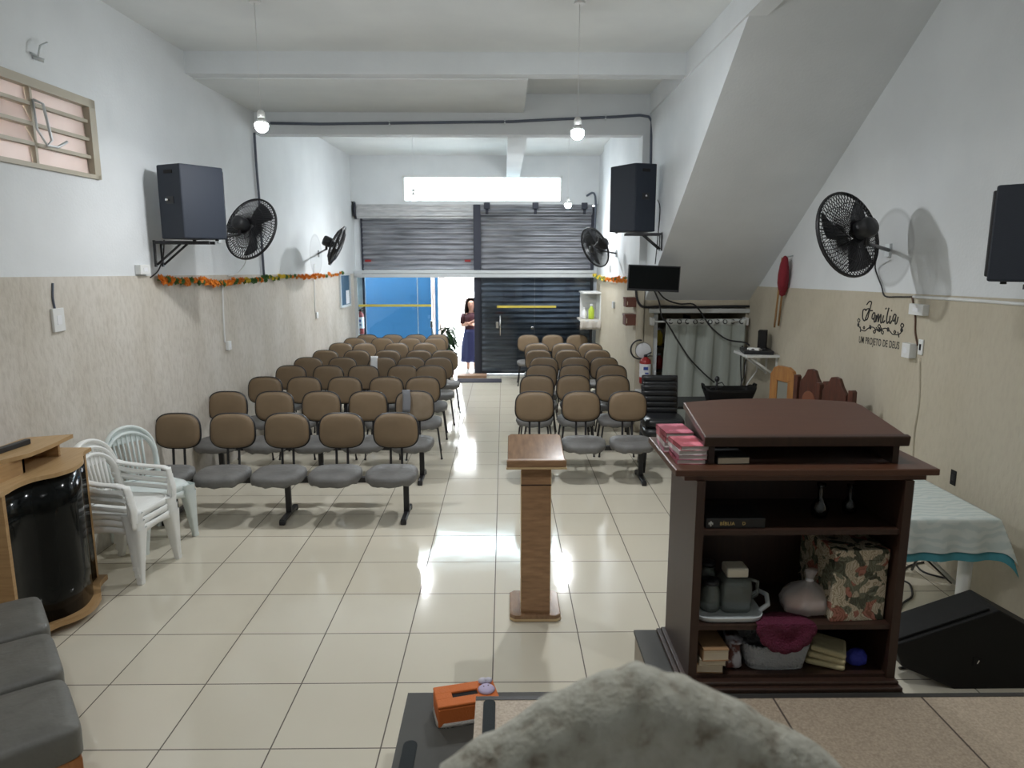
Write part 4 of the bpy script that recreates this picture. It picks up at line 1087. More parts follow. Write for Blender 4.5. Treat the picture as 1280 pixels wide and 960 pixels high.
# top ring around the slot
mb.bx(-w_/2, w_/2, 0.018, d_/2, h_-0.012, h_, 0.004).bx(-w_/2, w_/2, -d_/2, -0.018, h_-0.012, h_, 0.004).bx(-w_/2, -0.06, -0.02, 0.02, h_-0.012, h_, 0.003).bx(0.05, w_/2, -0.02, 0.02, h_-0.012, h_, 0.003)
ob('box_body', mb, M['orange'], tb)
ob('slot', MB().bx(-0.062, 0.052, -0.019, 0.019, h_-0.0125, h_-0.009), M['outlet_dark'], tb)
mb = MB()
def lc(u, v):
    a_ = 2*PI*u; c, s = math.cos(a_), math.sin(a_)
    x = math.copysign(abs(c)**0.3, c)*(w_/2+0.003+0.004*(1-v)); y = math.copysign(abs(s)**0.3, s)*(d_/2+0.003+0.004*(1-v))
    return Vector((x, y, 0.002+v*0.018+(0.003*math.sin(a_*40) if v < 0.1 else 0)))
ob('lace_trim', MB().grid(lc, 160, 2, thick=0.002), M['lace'], tb)
fg = ob('figure_face', MB().lathe([(0.034,0), (0.037,0.005), (0.029,0.013), (0.008,0.016)], 22, Matrix.Translation((0.088, -0.005, h_))), M['lilac'], tb)
ob('figure_bow', MB().ball((0.082, 0.045, h_+0.013), 0.018, (1.1,0.9,0.75)).ball((0.106, 0.042, h_+0.013), 0.017, (1.1,0.9,0.75)).ball((0.094, 0.04, h_+0.018), 0.009), mat('pale_bow', (0.6,0.58,0.66), 0.7), fg)
ob('eye', MB().ball((0.078, 0.0, h_+0.014), 0.0035), M['black'], fg); ob('eye', MB().ball((0.098, 0.003, h_+0.014), 0.0035), M['black'], fg)

# ================================================================== FOREGROUND CHAIR WITH FLEECE COVER (very near the lens)
t = thing('draped_chair', 'grey speckled fleece over a chair back, blurred at the bottom edge', 'chair', (0.18, 0.80, PZ))
zc0 = WY(800, 838, 0.80).z
pts = [(548, 968), (600, 932), (640, 908), (690, 878), (730, 858), (765, 844), (800, 838), (830, 842), (865, 855), (900, 872), (950, 893), (1000, 923), (1050, 955), (1075, 985)]
top = [WY(x, y, 0.80) for x, y in pts]
def cov(u, v):
    q = u*(len(top)-1); j = min(int(q), len(top)-2); f_ = q-j; e = top[j].lerp(top[j+1], f_)
    a_ = PI*(v)     # from front (toward +Y) over the crest to the back
    rr_ = 0.055
    lump = 0.002*math.sin(u*29+1)+0.002*math.sin(u*47+v*11)+0.001*math.sin(u*83+v*5)
    if 0.25 <= v <= 0.75:
        b_ = PI*(v-0.25)/0.5
        return Vector((e.x, 0.80+math.cos(b_)*rr_, e.z-rr_+math.sin(b_)*rr_+lump))
    if v < 0.25:
        k_ = (0.25-v)/0.25
        return Vector((e.x, 0.80+rr_+0.012*math.sin(u*22), (e.z-rr_)*(1-k_)+(PZ+0.42)*k_+lump*(1-k_)))
    k_ = (v-0.75)/0.25
    return Vector((e.x, 0.80-rr_-0.05*k_+0.015*math.sin(u*26)*k_, (e.z-rr_)*(1-k_)+(PZ+0.25)*k_+lump*(1-k_)))
ob('fleece_cover', MB().grid(cov, 80, 48), M['throw'], t, True)
ob('seat', MB().box((0.2, 1.02, PZ+0.41), (0.50, 0.44, 0.07), None, 0.02), M['seat_dark'], t, True)
for x in (-0.01, 0.41):
    for y in (0.83, 1.2): ob('leg', MB().box((x, y, PZ+0.19), (0.05, 0.05, 0.38), None, 0.005), M['orange_wood'], t, True)
ob('back_frame', MB().bx(0.02, 0.38, 0.775, 0.825, PZ+0.38, zc0-0.19), M['orange_wood'], t, True)

# ================================================================== SPEAKERS
def pa_speaker(label, c, rz, w, h, d_, rear):
    """local: front = +Y, origin at bottom centre"""
    t_ = thing('loudspeaker', label, 'speaker', c, rz)
    poly = [(-rear/2, -d_/2), (rear/2, -d_/2), (w/2, d_/2-0.02), (-w/2, d_/2-0.02)]
    ob('cabinet', MB().prism(poly, 0, h, None, 0, 0.012), M['speaker'], t_)
    ob('grille', MB().box((0, d_/2-0.012, h/2), (w-0.04, 0.03, h-0.05), None, 0.01), M['blackm'], t_)
    ob('handle_recess', MB().box((0.0, -d_/2-0.001, h*0.90), (rear*0.36, 0.006, h*0.045), None, 0.002), M['outlet_dark'], t_)
    j = ob('jack_plate', MB().box((0.0, -d_/2-0.002, h*0.52), (rear*0.34, 0.006, h*0.10), None, 0.002), M['black'], t_)
    ob('plug', MB().tube([(-0.01, -d_/2, h*0.52), (-0.01, -d_/2-0.035, h*0.525)], 0.011, 10), M['chrome'], j)
    for sx in (-1, 1): ob('rubber_foot', MB().tube([(sx*w*0.36, d_*0.3, 0.0), (sx*w*0.36, d_*0.3, -0.014)], 0.016, 10), M['black'], t_)
    return t_
def shelf_bracket(label, P, n, L_, drop, m=None):
    """P on the wall, n outward direction"""
    n = Vector(n).normalized(); sd = Vector((-n.y, n.x, 0))
    t_ = thing('speaker_bracket', label, 'bracket', P)
    q = n.to_track_quat('X', 'Z').to_matrix()
    for s in (-0.09, 0.09):
        o_ = P+sd*s
        ob('arm', MB().box(o_+n*(L_/2+0.01), (L_, 0.028, 0.028), q, 0.002), M['blackm'], t_, True)
        a_, b_ = o_+n*0.02+Vector((0,0,-drop)), o_+n*(L_*0.5)+Vector((0,0,-0.01))
        ob('brace', MB().tube([a_, b_], 0.011, 6), M['blackm'], t_, True)
        ob('wall_plate', MB().box(o_+n*0.008+Vector((0,0,-drop/2)), (0.016, 0.035, drop+0.04), q, 0.002), M['blackm'], t_, True)
    return t_
PB = WL(187, 303)
shelf_bracket('black steel bracket under the left wall speaker', PB+Vector((0.016,0.10,0)), (1, 0.12, 0), 0.48, 0.20)
pa_speaker('dark loudspeaker on a bracket high on the left wall', (lwx(PB.y)+0.36, PB.y+0.10, PB.z+0.030), R(-27), 0.42, 0.645, 0.44, 0.30)
PR = WX(827, 293, XS)
shelf_bracket('black steel bracket under the speaker beside the stair', PR+Vector((-0.0,0,0)), (-1, 0.10, 0), 0.42, 0.17)
pa_speaker('dark loudspeaker on a bracket on the stair side wall', (XS-0.30, PR.y+0.12, PR.z+0.030), R(20), 0.46, 0.765, 0.46, 0.28)
pr2 = WX(1240, 352, 2.64); pr3 = WX(1240, 233, 2.64)
hs = pr3.z-pr2.z
pa_speaker('dark loudspeaker on the right wall at the frame edge', (2.90, pr2.y-0.02, pr2.z), R(33), 0.42, hs, 0.42, 0.30)
shelf_bracket('black bracket under the speaker at the right frame edge', Vector((XR, pr2.y-0.02, pr2.z-0.032)), (-1, 0.05, 0), 0.36, 0.16)

# wedge monitor on the floor by the platform
Mw = thing('stage_monitor', 'black wedge floor monitor beside the cloth-covered table', 'speaker', (2.72, 3.72, 0))
def fw(x, y): v = WY(x, y, 3.45); return (v.x, v.z)
prof = [fw(1192, 866), fw(1128, 834), fw(1118, 807), fw(1250, 763), (3.02, fw(1284, 808)[1]), (3.02, 0.0), ]
prof = [(x, max(0.0, z)) for x, z in prof]; prof[0] = (prof[0][0], 0.0)
MY = Matrix(((1,0,0,0),(0,0,-1,0),(0,1,0,0),(0,0,0,1)))
ob('cabinet', MB().prism(prof, -3.45, -3.70, MY, 0, 0.008), M['router'], Mw, True)
a_, b_ = prof[2], prof[3]
dx, dz_ = b_[0]-a_[0], b_[1]-a_[1]; nn = math.hypot(dx, dz_)
ob('grille', MB().box(((a_[0]+b_[0])/2-dz_/nn*0.008, 3.575, (a_[1]+b_[1])/2+dx/nn*0.006), (nn*0.88, 0.20, 0.016), Matrix.Rotation(-math.atan2(dz_, dx), 3, 'Y'), 0.005), M['router'], Mw, True)
q = WY(1222, 827, 3.448)
jp = ob('jack_plate', MB().box(q, (0.05, 0.006, 0.055), None, 0.002), M['router'], Mw, True)
ob('plug', MB().box(q+Vector((0,-0.004,0)), (0.006, 0.004, 0.022), Matrix.Rotation(R(25), 3, 'Y')), M['chrome'], jp, True)

# ================================================================== FANS
def fan(label, C, d, rad, wallp, wn):
    """C: cage centre, d: blowing direction, wallp: point on the wall"""
    d = Vector(d).normalized(); C = Vector(C); wallp = Vector(wallp); wn = Vector(wn)
    t_ = thing('ventilator_fan', label, 'fan', wallp)
    A = aim(C, d)
    mb = MB()
    for z_, r0 in ((0.055, 1.0),):
        pass
    nw = 60
    def prof(u):  # u 0..1 from hub to rim, returns (r, zfront, zback)
        return rad*(0.16+0.84*u)
    for k_ in range(nw):
        a = 2*PI*k_/nw; c, s = math.cos(a), math.sin(a)
        tw = lambda u: a+0.25*u
        for sg, dep in ((1, 0.075), (-1, 0.085)):
            pts_ = []
            for q_ in range(6):
                u = q_/5; r_ = prof(u); zz = sg*dep*(1-u**2.4)
                an = a+0.35*(1-u)*sg
                pts_.append(A @ Vector((r_*math.cos(an), r_*math.sin(an), zz)))
            mb.tube(pts_, 0.0034, 4)
    for r_, zz in ((rad, 0.0), (rad, 0.014), (rad*0.70, 0.055), (rad*0.70, -0.062), (rad*0.42, 0.068), (rad*0.42, -0.078)):
        mb.tube([A @ Vector((r_*math.cos(2*PI*i/40), r_*math.sin(2*PI*i/40), zz)) for i in range(40)], 0.010 if r_ == rad else 0.003, 6, True)
    mb.lathe([(rad*0.03, 0.088), (rad*0.17, 0.082), (rad*0.18, 0.070)], 20, A)
    ob('cage', mb, M['blackm'], t_, True)
    for b_ in range(3):
        def bl(u, v, b_=b_):
            r_ = rad*(0.14+0.74*u); an = 2*PI*b_/3+(v-0.5)*(1.05-0.25*u)+0.25*u
            return A @ Vector((r_*math.cos(an), r_*math.sin(an), 0.028*(v-0.5)*2))
        ob('blade', MB().grid(bl, 8, 6, thick=0.004), M['black'], t_, True)
    ob('motor', MB().lathe([(0.03, -0.02), (0.062, -0.075), (0.075, -0.10), (0.078, -0.19), (0.065, -0.215), (0.02, -0.222)], 20, A), M['black'], t_, True)
    piv = A @ Vector((0, 0, -0.17)); low = Vector((piv.x, piv.y, piv.z-0.12))
    wq = Vector((wallp.x, wallp.y, wallp.z))
    ob('arm', MB().tube([piv, low, low.lerp(wq, 0.2), wq], [0.02, 0.02, 0.016, 0.016], 8), M['blackm'], t_, True)
    q_ = wn.to_track_quat('X', 'Z').to_matrix()
    ob('wall_plate', MB().box(wq+wn*0.012, (0.024, 0.07, 0.11), q_, 0.004), M['alum'], t_, True)
    return t_
def fan_at(label, px, py, X, d, rad, wx, wpx, wpy, wn):
    C = WX(px, py, X)
    return C
fA = WX(313, 286, -2.72)
fan('black ventilator fan beside the left loudspeaker', fA, (0.38, 0.86, -0.33), 0.335, WL(272, 298), (1, 0, 0))
fB = WX(421, 307, -2.55)
fan('black ventilator fan farther back on the left wall near the shutter', fB, (0.93, 0.12, -0.42), 0.31, WL(398, 317), (1, 0, 0))
fC = WX(744, 309, 1.38)
fan('black ventilator fan at the back right by the lowered shutter', fC, (-0.78, -0.42, -0.36), 0.31, WX(771, 317, 1.77), (-1, 0, 0))
fD = WX(1061, 293, 2.70)
fan('large black ventilator fan on the right wall above the lettering', fD, (-0.42, 0.86, -0.27), 0.335, WX(1112, 313, XR), (-1, 0, 0))

# ================================================================== BULBS
def bulb(label, px, py, Y, ztop, watt, power, r=0.052):
    c = WY(px, py, Y)
    t_ = thing('pendant_bulb', label, 'lamp', (c.x, c.y, c.z))
    em = mat('lit_bulb_%d' % int(watt), (0.9,0.95,1.0), 0.4, emit=(0.93,0.97,1.0), estr=watt)
    ob('diffuser', MB().lathe([(r*0.02,-r*1.05)]+[(r*math.sin(PI*q_/12), -r*1.05*math.cos(PI*q_/12)) for q_ in range(1, 8)]+[(r*0.93, r*0.30)], 24), em, t_)
    la = bpy.data.lights.new('led_board', 'AREA'); la.shape = 'DISK'; la.size = r*1.6; la.energy = power; la.color = (0.98,0.985,1.0)
    lo = bpy.data.objects.new('led_board', la); link(lo, t_); lo.location = (0, 0, -r*1.05-0.004)
    ob('housing', MB().lathe([(r*0.94, r*0.30), (r*0.70, r*0.72), (r*0.48, r*1.0), (r*0.42, r*1.1)], 24), M['pvc'], t_)
    ob('socket', MB().lathe([(0.030, r*1.1), (0.030, r+0.05), (0.022, r+0.066), (0.008, r+0.072)], 16), M['pvc'], t_)
    ob('cord', MB().tube([(0,0,r+0.06), (0,0,ztop-c.z-0.012)], 0.0028, 6), M['pvc'], t_)
    ob('ceiling_rose', MB().lathe([(0.045, ztop-c.z-0.022), (0.045, ztop-c.z-0.004), (0.03, ztop-c.z)], 16), M['pvc'], t_)
    return t_
bulb('lit bulb hanging on a cord at upper left', 327, 157, 6.1, CZ, 150, 10.5, 0.054)
bulb('lit bulb hanging on a cord at upper right of the aisle', 722, 166, 6.1, CZ, 240, 18, 0.054)
bulb('lit bulb on a long cord before the clerestory window', 517, 246, 11.8, 4.30, 400, 17)
bulb('lit bulb on a long cord above the lowered shutter', 710, 256, 11.8, 4.30, 400, 17)

# two unseen bulbs added above the frame to brighten the platform
def added_bulb(label, c, ztop, watt, power, r=0.054):
    v = Vector(c); px_ = v-EYE
    f_ = px_.dot(FW)
    return bulb(label, 640+F*px_.dot(RT)/f_, 480-F*px_.dot(UP)/f_, c[1], ztop, watt, power, r)
added_bulb('added unseen bulb over the left of the platform, above the frame', (-2.0, 2.0, 3.55), CZ, 90, 5)
added_bulb('added unseen bulb over the right of the platform, above the frame', (0.62, 2.0, 3.55), CZ, 130, 9)

# ================================================================== PIPES AND CABLES
def spl(P_, n_=5):
    P_ = [Vector(p_) for p_ in P_]; out = []
    for i in range(len(P_)-1):
        p0_, p1_, p2_, p3_ = P_[max(i-1,0)], P_[i], P_[i+1], P_[min(i+2,len(P_)-1)]
        for k_ in range(n_):
            f_ = k_/n_
            out.append(0.5*((2*p1_)+(-p0_+p2_)*f_+(2*p0_-5*p1_+4*p2_-p3_)*f_*f_+(-p0_+3*p1_-3*p2_+p3_)*f_**3))
    out.append(P_[-1]); return out
def cab(label, pts_, r, cat='cable', m=None, name='cable', n=None):
    pts_ = spl(pts_)
    return single(name, MB().tube(pts_, r, 8), m or M['cable'], label, cat, Vector(pts_[0]))
p = [WY(x, y, YM-0.015) for x, y in ((338, 154), (400, 155), (485, 154), (560, 153), (640, 152), (700, 149), (770, 146), (800, 144), (811, 146), (815, 152))]
p += [WX(814, 170, XS-0.012), WX(813.5, 207, XS-0.012)]
t = thing('black_conduit', 'black conduit running along the middle beam to the right speaker', 'pipe', p[0])
ob('pipe', MB().tube(p, 0.017, 8), M['greypipe'], t, True)
for x, y in ((487, 154), (631, 152), (757, 147)):
    c = WY(x, y, YM-0.012); ob('clip', MB().box(c, (0.02, 0.035, 0.075), None, 0.003), M['alum'], t, True)
p = [WL(x, y, 0.025) for x, y in ((318, 166), (320, 200), (324, 250), (327, 300), (330, 345))]
cab('grey conduit pipe dropping down the left wall behind the fan', p, 0.016, 'pipe', M['greypipe'], 'grey_conduit')
# speaker cable left, fan leads
p = [WL(205, 300, 0.10), WL(204, 320, 0.05), WL(198, 338, 0.02), WL(188, 347, 0.02)]
cab('black cable dropping from the left speaker to the ledge', p, 0.006)
p = [WL(308, 318, 0.10), WL(306, 330, 0.05), WL(296, 342, 0.02), WL(284, 345, 0.015)]
cab('pale lead hanging below the left wall fan', p, 0.005, 'cable', M['pvc'])
p = [WX(822, 250, XS-0.03), WX(825, 262, XS-0.10), WX(822, 300, XS-0.03), WX(819, 330, XS-0.02)]
cab('black cable running down from the stair-side speaker to the screen', p, 0.006)
p = [WX(1097, 318, XR-0.12), WX(1094, 335, XR-0.03), WX(1102, 358, XR-0.02), WX(1106, 370, XR-0.02), WX(1122, 371, XR-0.02), WX(1140, 371, XR-0.02)]
cab('thin black lead under the right wall fan', p, 0.006)
p = [WX(1140, 371, XR-0.02), WX(1144, 395, XR-0.018), WX(1144, 415, XR-0.018), WX(1147, 432, XR-0.02)]
cab('brown cable down to the right wall socket', p, 0.007, 'cable', mat('brown_cable', (0.10,0.05,0.03), 0.6))
p = [WX(1150, 448, XR-0.014), WX(1149, 500, XR-0.014), WX(1143, 540, XR-0.014), WX(1141, 575, XR-0.014)]
cab('painted conduit below the right wall socket', p, 0.012, 'pipe', M['dadoR'], 'painted_conduit')
p = [WX(1142, 371, XR-0.014), WX(1200, 374.5, XR-0.014), WX(1290, 381, XR-0.014)]
cab('white cable trunking along the right wall ledge', p, 0.012, 'trunking', M['pvc'], 'cable_trunking')

# switch boxes
def wbox(name, label, cat, P, size, n, m=M['pvc'], extra=None):
    q_ = Vector(n).to_track_quat('X', 'Z').to_matrix()
    t_ = thing(name, label, cat, P)
    c = Vector(P)+Vector(n)*(size[0]/2)
    ob('body', MB().box(c, size, q_, 0.004), m, t_, True)
    ob('face', MB().box(Vector(P)+Vector(n)*(size[0]+0.001), (0.003, size[1]*0.4, size[2]*0.4), q_, 0.001), extra or M['label'], t_, True)
    return t_
wbox('socket_box', 'small white electric box beside the start of the left garland', 'socket box', WL(175, 337, 0.0), (0.05, 0.17, 0.085), (1,0,0))
wbox('junction_box', 'white cover plate on the rough plaster at far left', 'plate', WL(71, 400, 0.012), (0.02, 0.13, 0.17), (1,0,0))
cab('short grey lead above the cover plate on the left plaster', [WL(66, 354, 0.02), WL(66, 372, 0.02), WL(69, 388, 0.02)], 0.008, 'cable', M['greypipe'])
cab('white surface conduit on the left plaster under the speaker', [WL(278, 352, 0.02), WL(279, 390, 0.02), WL(281, 428, 0.02)], 0.010, 'pipe', M['pvc'], 'white_conduit')
wbox('socket_box', 'white socket below the conduit on the left plaster', 'socket', WL(284, 432, 0.012), (0.035, 0.09, 0.10), (1,0,0))
cab('thin conduit on the left plaster beneath the far fan', [WL(393, 330, 0.02), WL(393, 360, 0.02), WL(394, 390, 0.02)], 0.008, 'pipe', M['pvc'], 'thin_conduit')
wbox('socket_box', 'small socket at the end of the thin conduit under the far left fan', 'socket', WL(395, 394, 0.012), (0.03, 0.10, 0.10), (1,0,0))
wbox('emergency_light', 'white emergency light box to the right of the lettering', 'light box', WX(1154, 387, XR), (0.06, 0.19, 0.085), (-1,0,0))
wbox('socket_box', 'white socket box under the brown cable on the right wall', 'socket', WX(1141, 438, XR-0.012), (0.06, 0.11, 0.115), (-1,0,0))
wbox('socket_box', 'narrow white socket plate right of the socket box', 'socket', WX(1152, 434, XR-0.012), (0.012, 0.06, 0.12), (-1,0,0), extra=M['outlet_dark'])
wbox('empty_socket', 'dark open socket hole low on the right wall above the table', 'socket', WX(1192, 597, XR-0.012), (0.006, 0.06, 0.11), (-1,0,0), M['outlet_dark'], M['black'])
wbox('socket_box', 'small socket on the rear right wall above the orange garland', 'socket', WX(763, 335, 1.77), (0.03, 0.12, 0.10), (-1,0,0))
wbox('socket_box', 'small grey socket on the rear right plaster', 'socket', WX(768, 381, 1.758), (0.03, 0.14, 0.10), (-1,0,0), M['alum'])
# water pipe at back right corner
cab('thin grey pipe bent along the back right corner', [WY(733, 245, YB-0.06), WY(744, 245, YB-0.06), WY(743, 300, YB-0.06), WY(741, 330, YB-0.06)], 0.02, 'pipe', M['greypipe'], 'corner_pipe')

# ================================================================== GARLANDS
def flower_mesh(seed, r=0.034):
    rr_ = random.Random(seed); mb = MB()
    for L_ in range(2):
        def pet(u, v, L_=L_):
            a_ = 2*PI*u; q_ = v
            ru = 1+0.22*math.sin(a_*6+L_)
            return Vector((r*q_*ru*math.cos(a_)*(1-0.3*L_), r*q_*ru*math.sin(a_)*(1-0.3*L_), 0.02*q_*(1+L_)+0.008*math.sin(a_*12)*q_))
        mb.grid(pet, 24, 3)
    return mb.mesh('flower')
FM = {}
def garland(label, pts_, nfl, pattern, wn, seed):
    t_ = thing('flower_garland', label, 'garland', pts_[0])
    ob('cord', MB().tube(pts_, 0.006, 6), M['f_green'], t_, True)
    rr_ = random.Random(seed)
    for i in range(nfl):
        u = (i+0.5)/nfl*(len(pts_)-1); j = min(int(u), len(pts_)-2); p_ = Vector(pts_[j]).lerp(Vector(pts_[j+1]), u-j)
        cm = pattern((i+0.5)/nfl, rr_)
        key = (cm.name, i % 3)
        if key not in FM:
            me = flower_mesh(i % 3); me.materials.append(cm); FM[key] = me
        o = bpy.data.objects.new('leaf_tuft' if cm is M['f_green'] else 'flower', FM[key]); link(o, t_)
        dr = Vector(wn)*1.0+Vector((rr_.uniform(-.5,.5), rr_.uniform(-.9,.5), rr_.uniform(-.6,.7)))
        Mx = Matrix.Translation(p_-Vector(pts_[0])+Vector((0,0,rr_.uniform(-0.02,0.02)))) @ dr.to_track_quat('Z','Y').to_matrix().to_4x4()
        o.matrix_local = Mx @ Matrix.Scale(rr_.uniform(0.8,1.15), 4)
    return t_
def patL(u, r_):
    x = r_.random()
    if u < 0.10: return M['f_orange'] if x < 0.8 else M['f_green']
    if u < 0.45: return M['f_orange'] if x < 0.58 else M['f_green']
    if u < 0.62: return M['f_yellow'] if x < 0.4 else (M['f_green'] if x < 0.85 else M['f_orange'])
    if u < 0.72: return M['f_yellow'] if x < 0.6 else M['f_green']
    return M['f_orange'] if x < 0.75 else M['f_green']
px_ = [(197,350),(215,351),(245,352),(270,355),(290,352),(310,351),(335,348),(355,345),(380,346),(400,344),(428,342)]
garland('orange, yellow and green flower garland along the left wall ledge', [WL(x, y, 0.04) for x, y in px_], 96, patL, (1,0,0), 5)
def patR(u, r_):
    x = r_.random()
    if u < 0.45: return M['f_yellow'] if x < 0.65 else M['f_green']
    return M['f_orange'] if x < 0.8 else M['f_green']
garland('short yellow and orange flower garland on the rear right wall', [WX(x, y, 1.72) for x, y in ((743,343),(750,347),(760,349),(772,350),(785,351))], 44, patR, (-1,0,0), 9)

# ================================================================== SCREEN, STAIR FOOT ITEMS
YT = 8.25
c = WY(817, 348, YT)
t = thing('monitor_screen', 'black flat monitor mounted before the foot of the stair', 'monitor', c, R(-3))
ob('bezel', MB().box((0,0,0), (0.60, 0.045, 0.30), Matrix.Rotation(R(2.2), 3, 'Y'), 0.006), M['black'], t)
ob('screen', MB().box((0,-0.0235,0.006), (0.575, 0.002, 0.262), Matrix.Rotation(R(2.2), 3, 'Y')), M['gloss_black'], t)
ob('mount_arm', MB().tube([(-0.02, 0.03, 0.0), (0.0, 0.25, 0.0), (0.02, 0.45, 0.0), (0.02, 0.45, 0.12)], 0.02, 8).box((0, 0.035, 0), (0.2, 0.03, 0.2), None, 0.004), M['blackm'], t)
# cables from screen
cab('black cable curving from the monitor across to the corner shelf', [WY(x, y, YM-0.24) for x, y in ((822,363),(832,374),(850,380),(866,380),(876,390),(888,408),(908,424),(930,428))]+[WY(937, 432, YM-0.26)], 0.010)
cab('black cable sagging from the monitor in front of the curtain', [WY(x, y, YM-0.26) for x, y in ((818,364),(824,378),(827,395),(834,404),(848,427),(862,448),(880,467),(893,478))], 0.010)
cab('dark cable bundle beside the rear pilaster under the monitor', [WY(x, y, YM-0.02) for x, y in ((795,362),(796,372),(800,381),(808,384),(830,383),(870,384),(905,383),(937,383))], 0.016)
struct('trim_lintel_rail', MB().bx(WY(812,388,YM-0.05).x, WY(939,388,YM-0.05).x, YM-0.06, YM, WY(860,391,YM).z, WY(860,385.5,YM).z, 0.005), M['alum'])
# curtain rod and curtain
zr = WY(870, 402, YM-0.10).z
xa, xb2 = WY(813, 402, YM-0.10).x, WY(935, 402, YM-0.10).x
t = thing('curtain_rod', 'white curtain rod across the opening under the stair', 'curtain rod', (xa, YM-0.10, zr))
ob('rod', MB().tube([(xa, YM-0.10, zr), (xb2, YM-0.10, zr)], 0.013, 10), M['pvc'], t, True)
for x in (xa+0.03, xb2-0.02): ob('rod_holder', MB().bx(x-0.025, x+0.025, YM-0.12, YM-0.0, zr-0.05, zr+0.05, 0.006), M['pvc'], t, True)
x0c, x1c = WY(833, 410, YM-0.10).x, WY(931, 410, YM-0.10).x
nw_ = 4.5
def cur(u, v, zt_=zr+0.035):
    amp = 0.016+0.010*v
    sh = -0.06*v*(1-u)
    return Vector((x0c+(x1c-x0c)*u+sh+0.012*math.sin(u*nw_*2*PI*2), YM-0.10+amp*math.cos(u*nw_*2*PI)+0.01*math.sin(u*17+v*3), zt_-(zt_-0.03)*v))
t = thing('curtain', 'grey-white grommet curtain closing the opening under the stair', 'curtain', ((x0c+x1c)/2, YM-0.1, zr))
ob('cloth', MB().grid(cur, 100, 14, thick=0.004), M['curtain'], t, True)
ob('header_band', MB().grid(lambda u, v: cur(u, v*0.055)+Vector((0,-0.004,0)), 100, 2, thick=0.003), M['curtain_band'], t, True)
for i in range(10):
    u = (i+0.5)/10; p_ = cur(u, 0.02); p_.z = zr
    ob('grommet', MB().tube([Vector((p_.x+0.026*math.cos(a_), p_.y-0.012+0.010*math.sin(a_)*0.9, p_.z+0.026*math.sin(a_))) for a_ in [2*PI*k_/14 for k_ in range(14)]], 0.006, 6, True), M['blackm'], t, True)
# items glimpsed in the gap left of the curtain
g1 = WY(823, 432, YM+0.42); g2 = WY(823, 462, YM+0.42)
t = thing('storage_rack', 'dark rack in the gap left of the curtain', 'rack', (2.3, YM+0.5, 0))
for z_ in (g1.z, g2.z, 0.15): ob('shelf', MB().bx(2.05, 2.55, YM+0.35, YM+0.7, z_-0.02, z_), M['black'], t, True)
for x in (2.035, 2.55): ob('upright', MB().bx(x, x+0.015, YM+0.35, YM+0.7, 0, 1.55), M['black'], t, True)
def bottle(name, c, r, h, cm, lb, cat):
    t_ = thing(name, lb, cat, c)
    ob('body', MB().lathe([(r*0.9,0), (r,h*0.08), (r,h*0.62), (r*0.45,h*0.80), (r*0.42,h*0.88)], 16), cm, t_)
    ob('cap', MB().lathe([(r*0.5,h*0.88), (r*0.5,h), (r*0.3,h*1.01)], 14), M['label'], t_)
bottle('bottle', (g1.x+0.02, YM+0.5, g1.z), 0.055, 0.24, M['f_yellow'], 'yellow bottle on the rack in the gap left of the curtain', 'bottle')
bottle('bottle', (g2.x+0.02, YM+0.5, g2.z), 0.055, 0.22, M['red'], 'red bottle low on the rack in the gap left of the curtain', 'bottle')
# ------------------------------------------------ fire extinguishers
def extinguisher(label, c, h, r, ring):
    t_ = thing('fire_extinguisher', label, 'fire extinguisher', c)
    ob('cylinder', MB().lathe([(r*0.92,0), (r,h*0.03), (r,h*0.72), (r*0.85,h*0.80), (r*0.4,h*0.85), (r*0.36,h*0.88)], 20), M['red'], t_)
    lb = ob('paper_label', MB().lathe([(r*1.012,h*0.22), (r*1.012,h*0.66)], 24, None, 0, False), M['label'], t_)
    ob('printed_mark', MB().box((-r*0.1, -r*1.01, h*0.52), (r*0.8, 0.004, h*0.10)).box((r*0.1, -r*1.01, h*0.36), (r*0.6, 0.004, h*0.05)), M['blue_ink'], lb)
    ob('valve', MB().lathe([(r*0.3,h*0.86), (r*0.3,h*0.94), (r*0.2,h*0.96)], 12), M['blackm'], t_)
    ob('lever', MB().box((r*0.45, 0, h*0.98), (r*1.3, r*0.35, h*0.03), Matrix.Rotation(R(-28), 3, 'Y'), 0.002).box((r*0.5, 0, h*0.91), (r*1.4, r*0.3, h*0.025), None, 0.002), M['black'], t_)
    if ring:
        ob('hose', MB().tube([Vector((-0.08+0.115*math.cos(a_), 0.02, h*1.12+0.125*math.sin(a_))) for a_ in [R(d_) for d_ in range(-75, -300, -15)]], 0.011, 8), M['black'], t_)
    else:
        ob('hose', MB().tube([(-r*0.3,0,h*0.92), (-r*1.2,0,h*0.85), (-r*1.35,0,h*0.5), (-r*1.2,0,h*0.2)], 0.010, 8), M['black'], t_)
    ob('mount_hook', MB().box((0, r+0.02, h*0.78), (r*0.7, 0.05, h*0.05)), M['blackm'], t_)
    return t_
c = WY(804, 481, YM-0.10); c2 = WY(808, 447, YM-0.10)
extinguisher('red fire extinguisher on the pilaster beside the black chairs', (c.x+0.02, YM-0.095, c.z+0.02), (c2.z-c.z)*1.10, 0.075, True)
c = WY(804, 438, YM-0.0)
t = thing('round_sign', 'round white sign on the pilaster above the fire extinguisher', 'sign', c)
ob('disc', MB().lathe([(0.10,-0.012), (0.105,0.0), (0.10,0.004), (0.01,0.005)], 28, Matrix.Translation((0,-0.008,0)) @ Matrix.Rotation(PI/2, 4, 'X')), M['label'], t)
ob('rim', MB().tube([Vector((0.105*math.cos(a_), -0.006, 0.105*math.sin(a_))) for a_ in [2*PI*k_/28 for k_ in range(28)]], 0.006, 6, True), M['greyfab'], t)
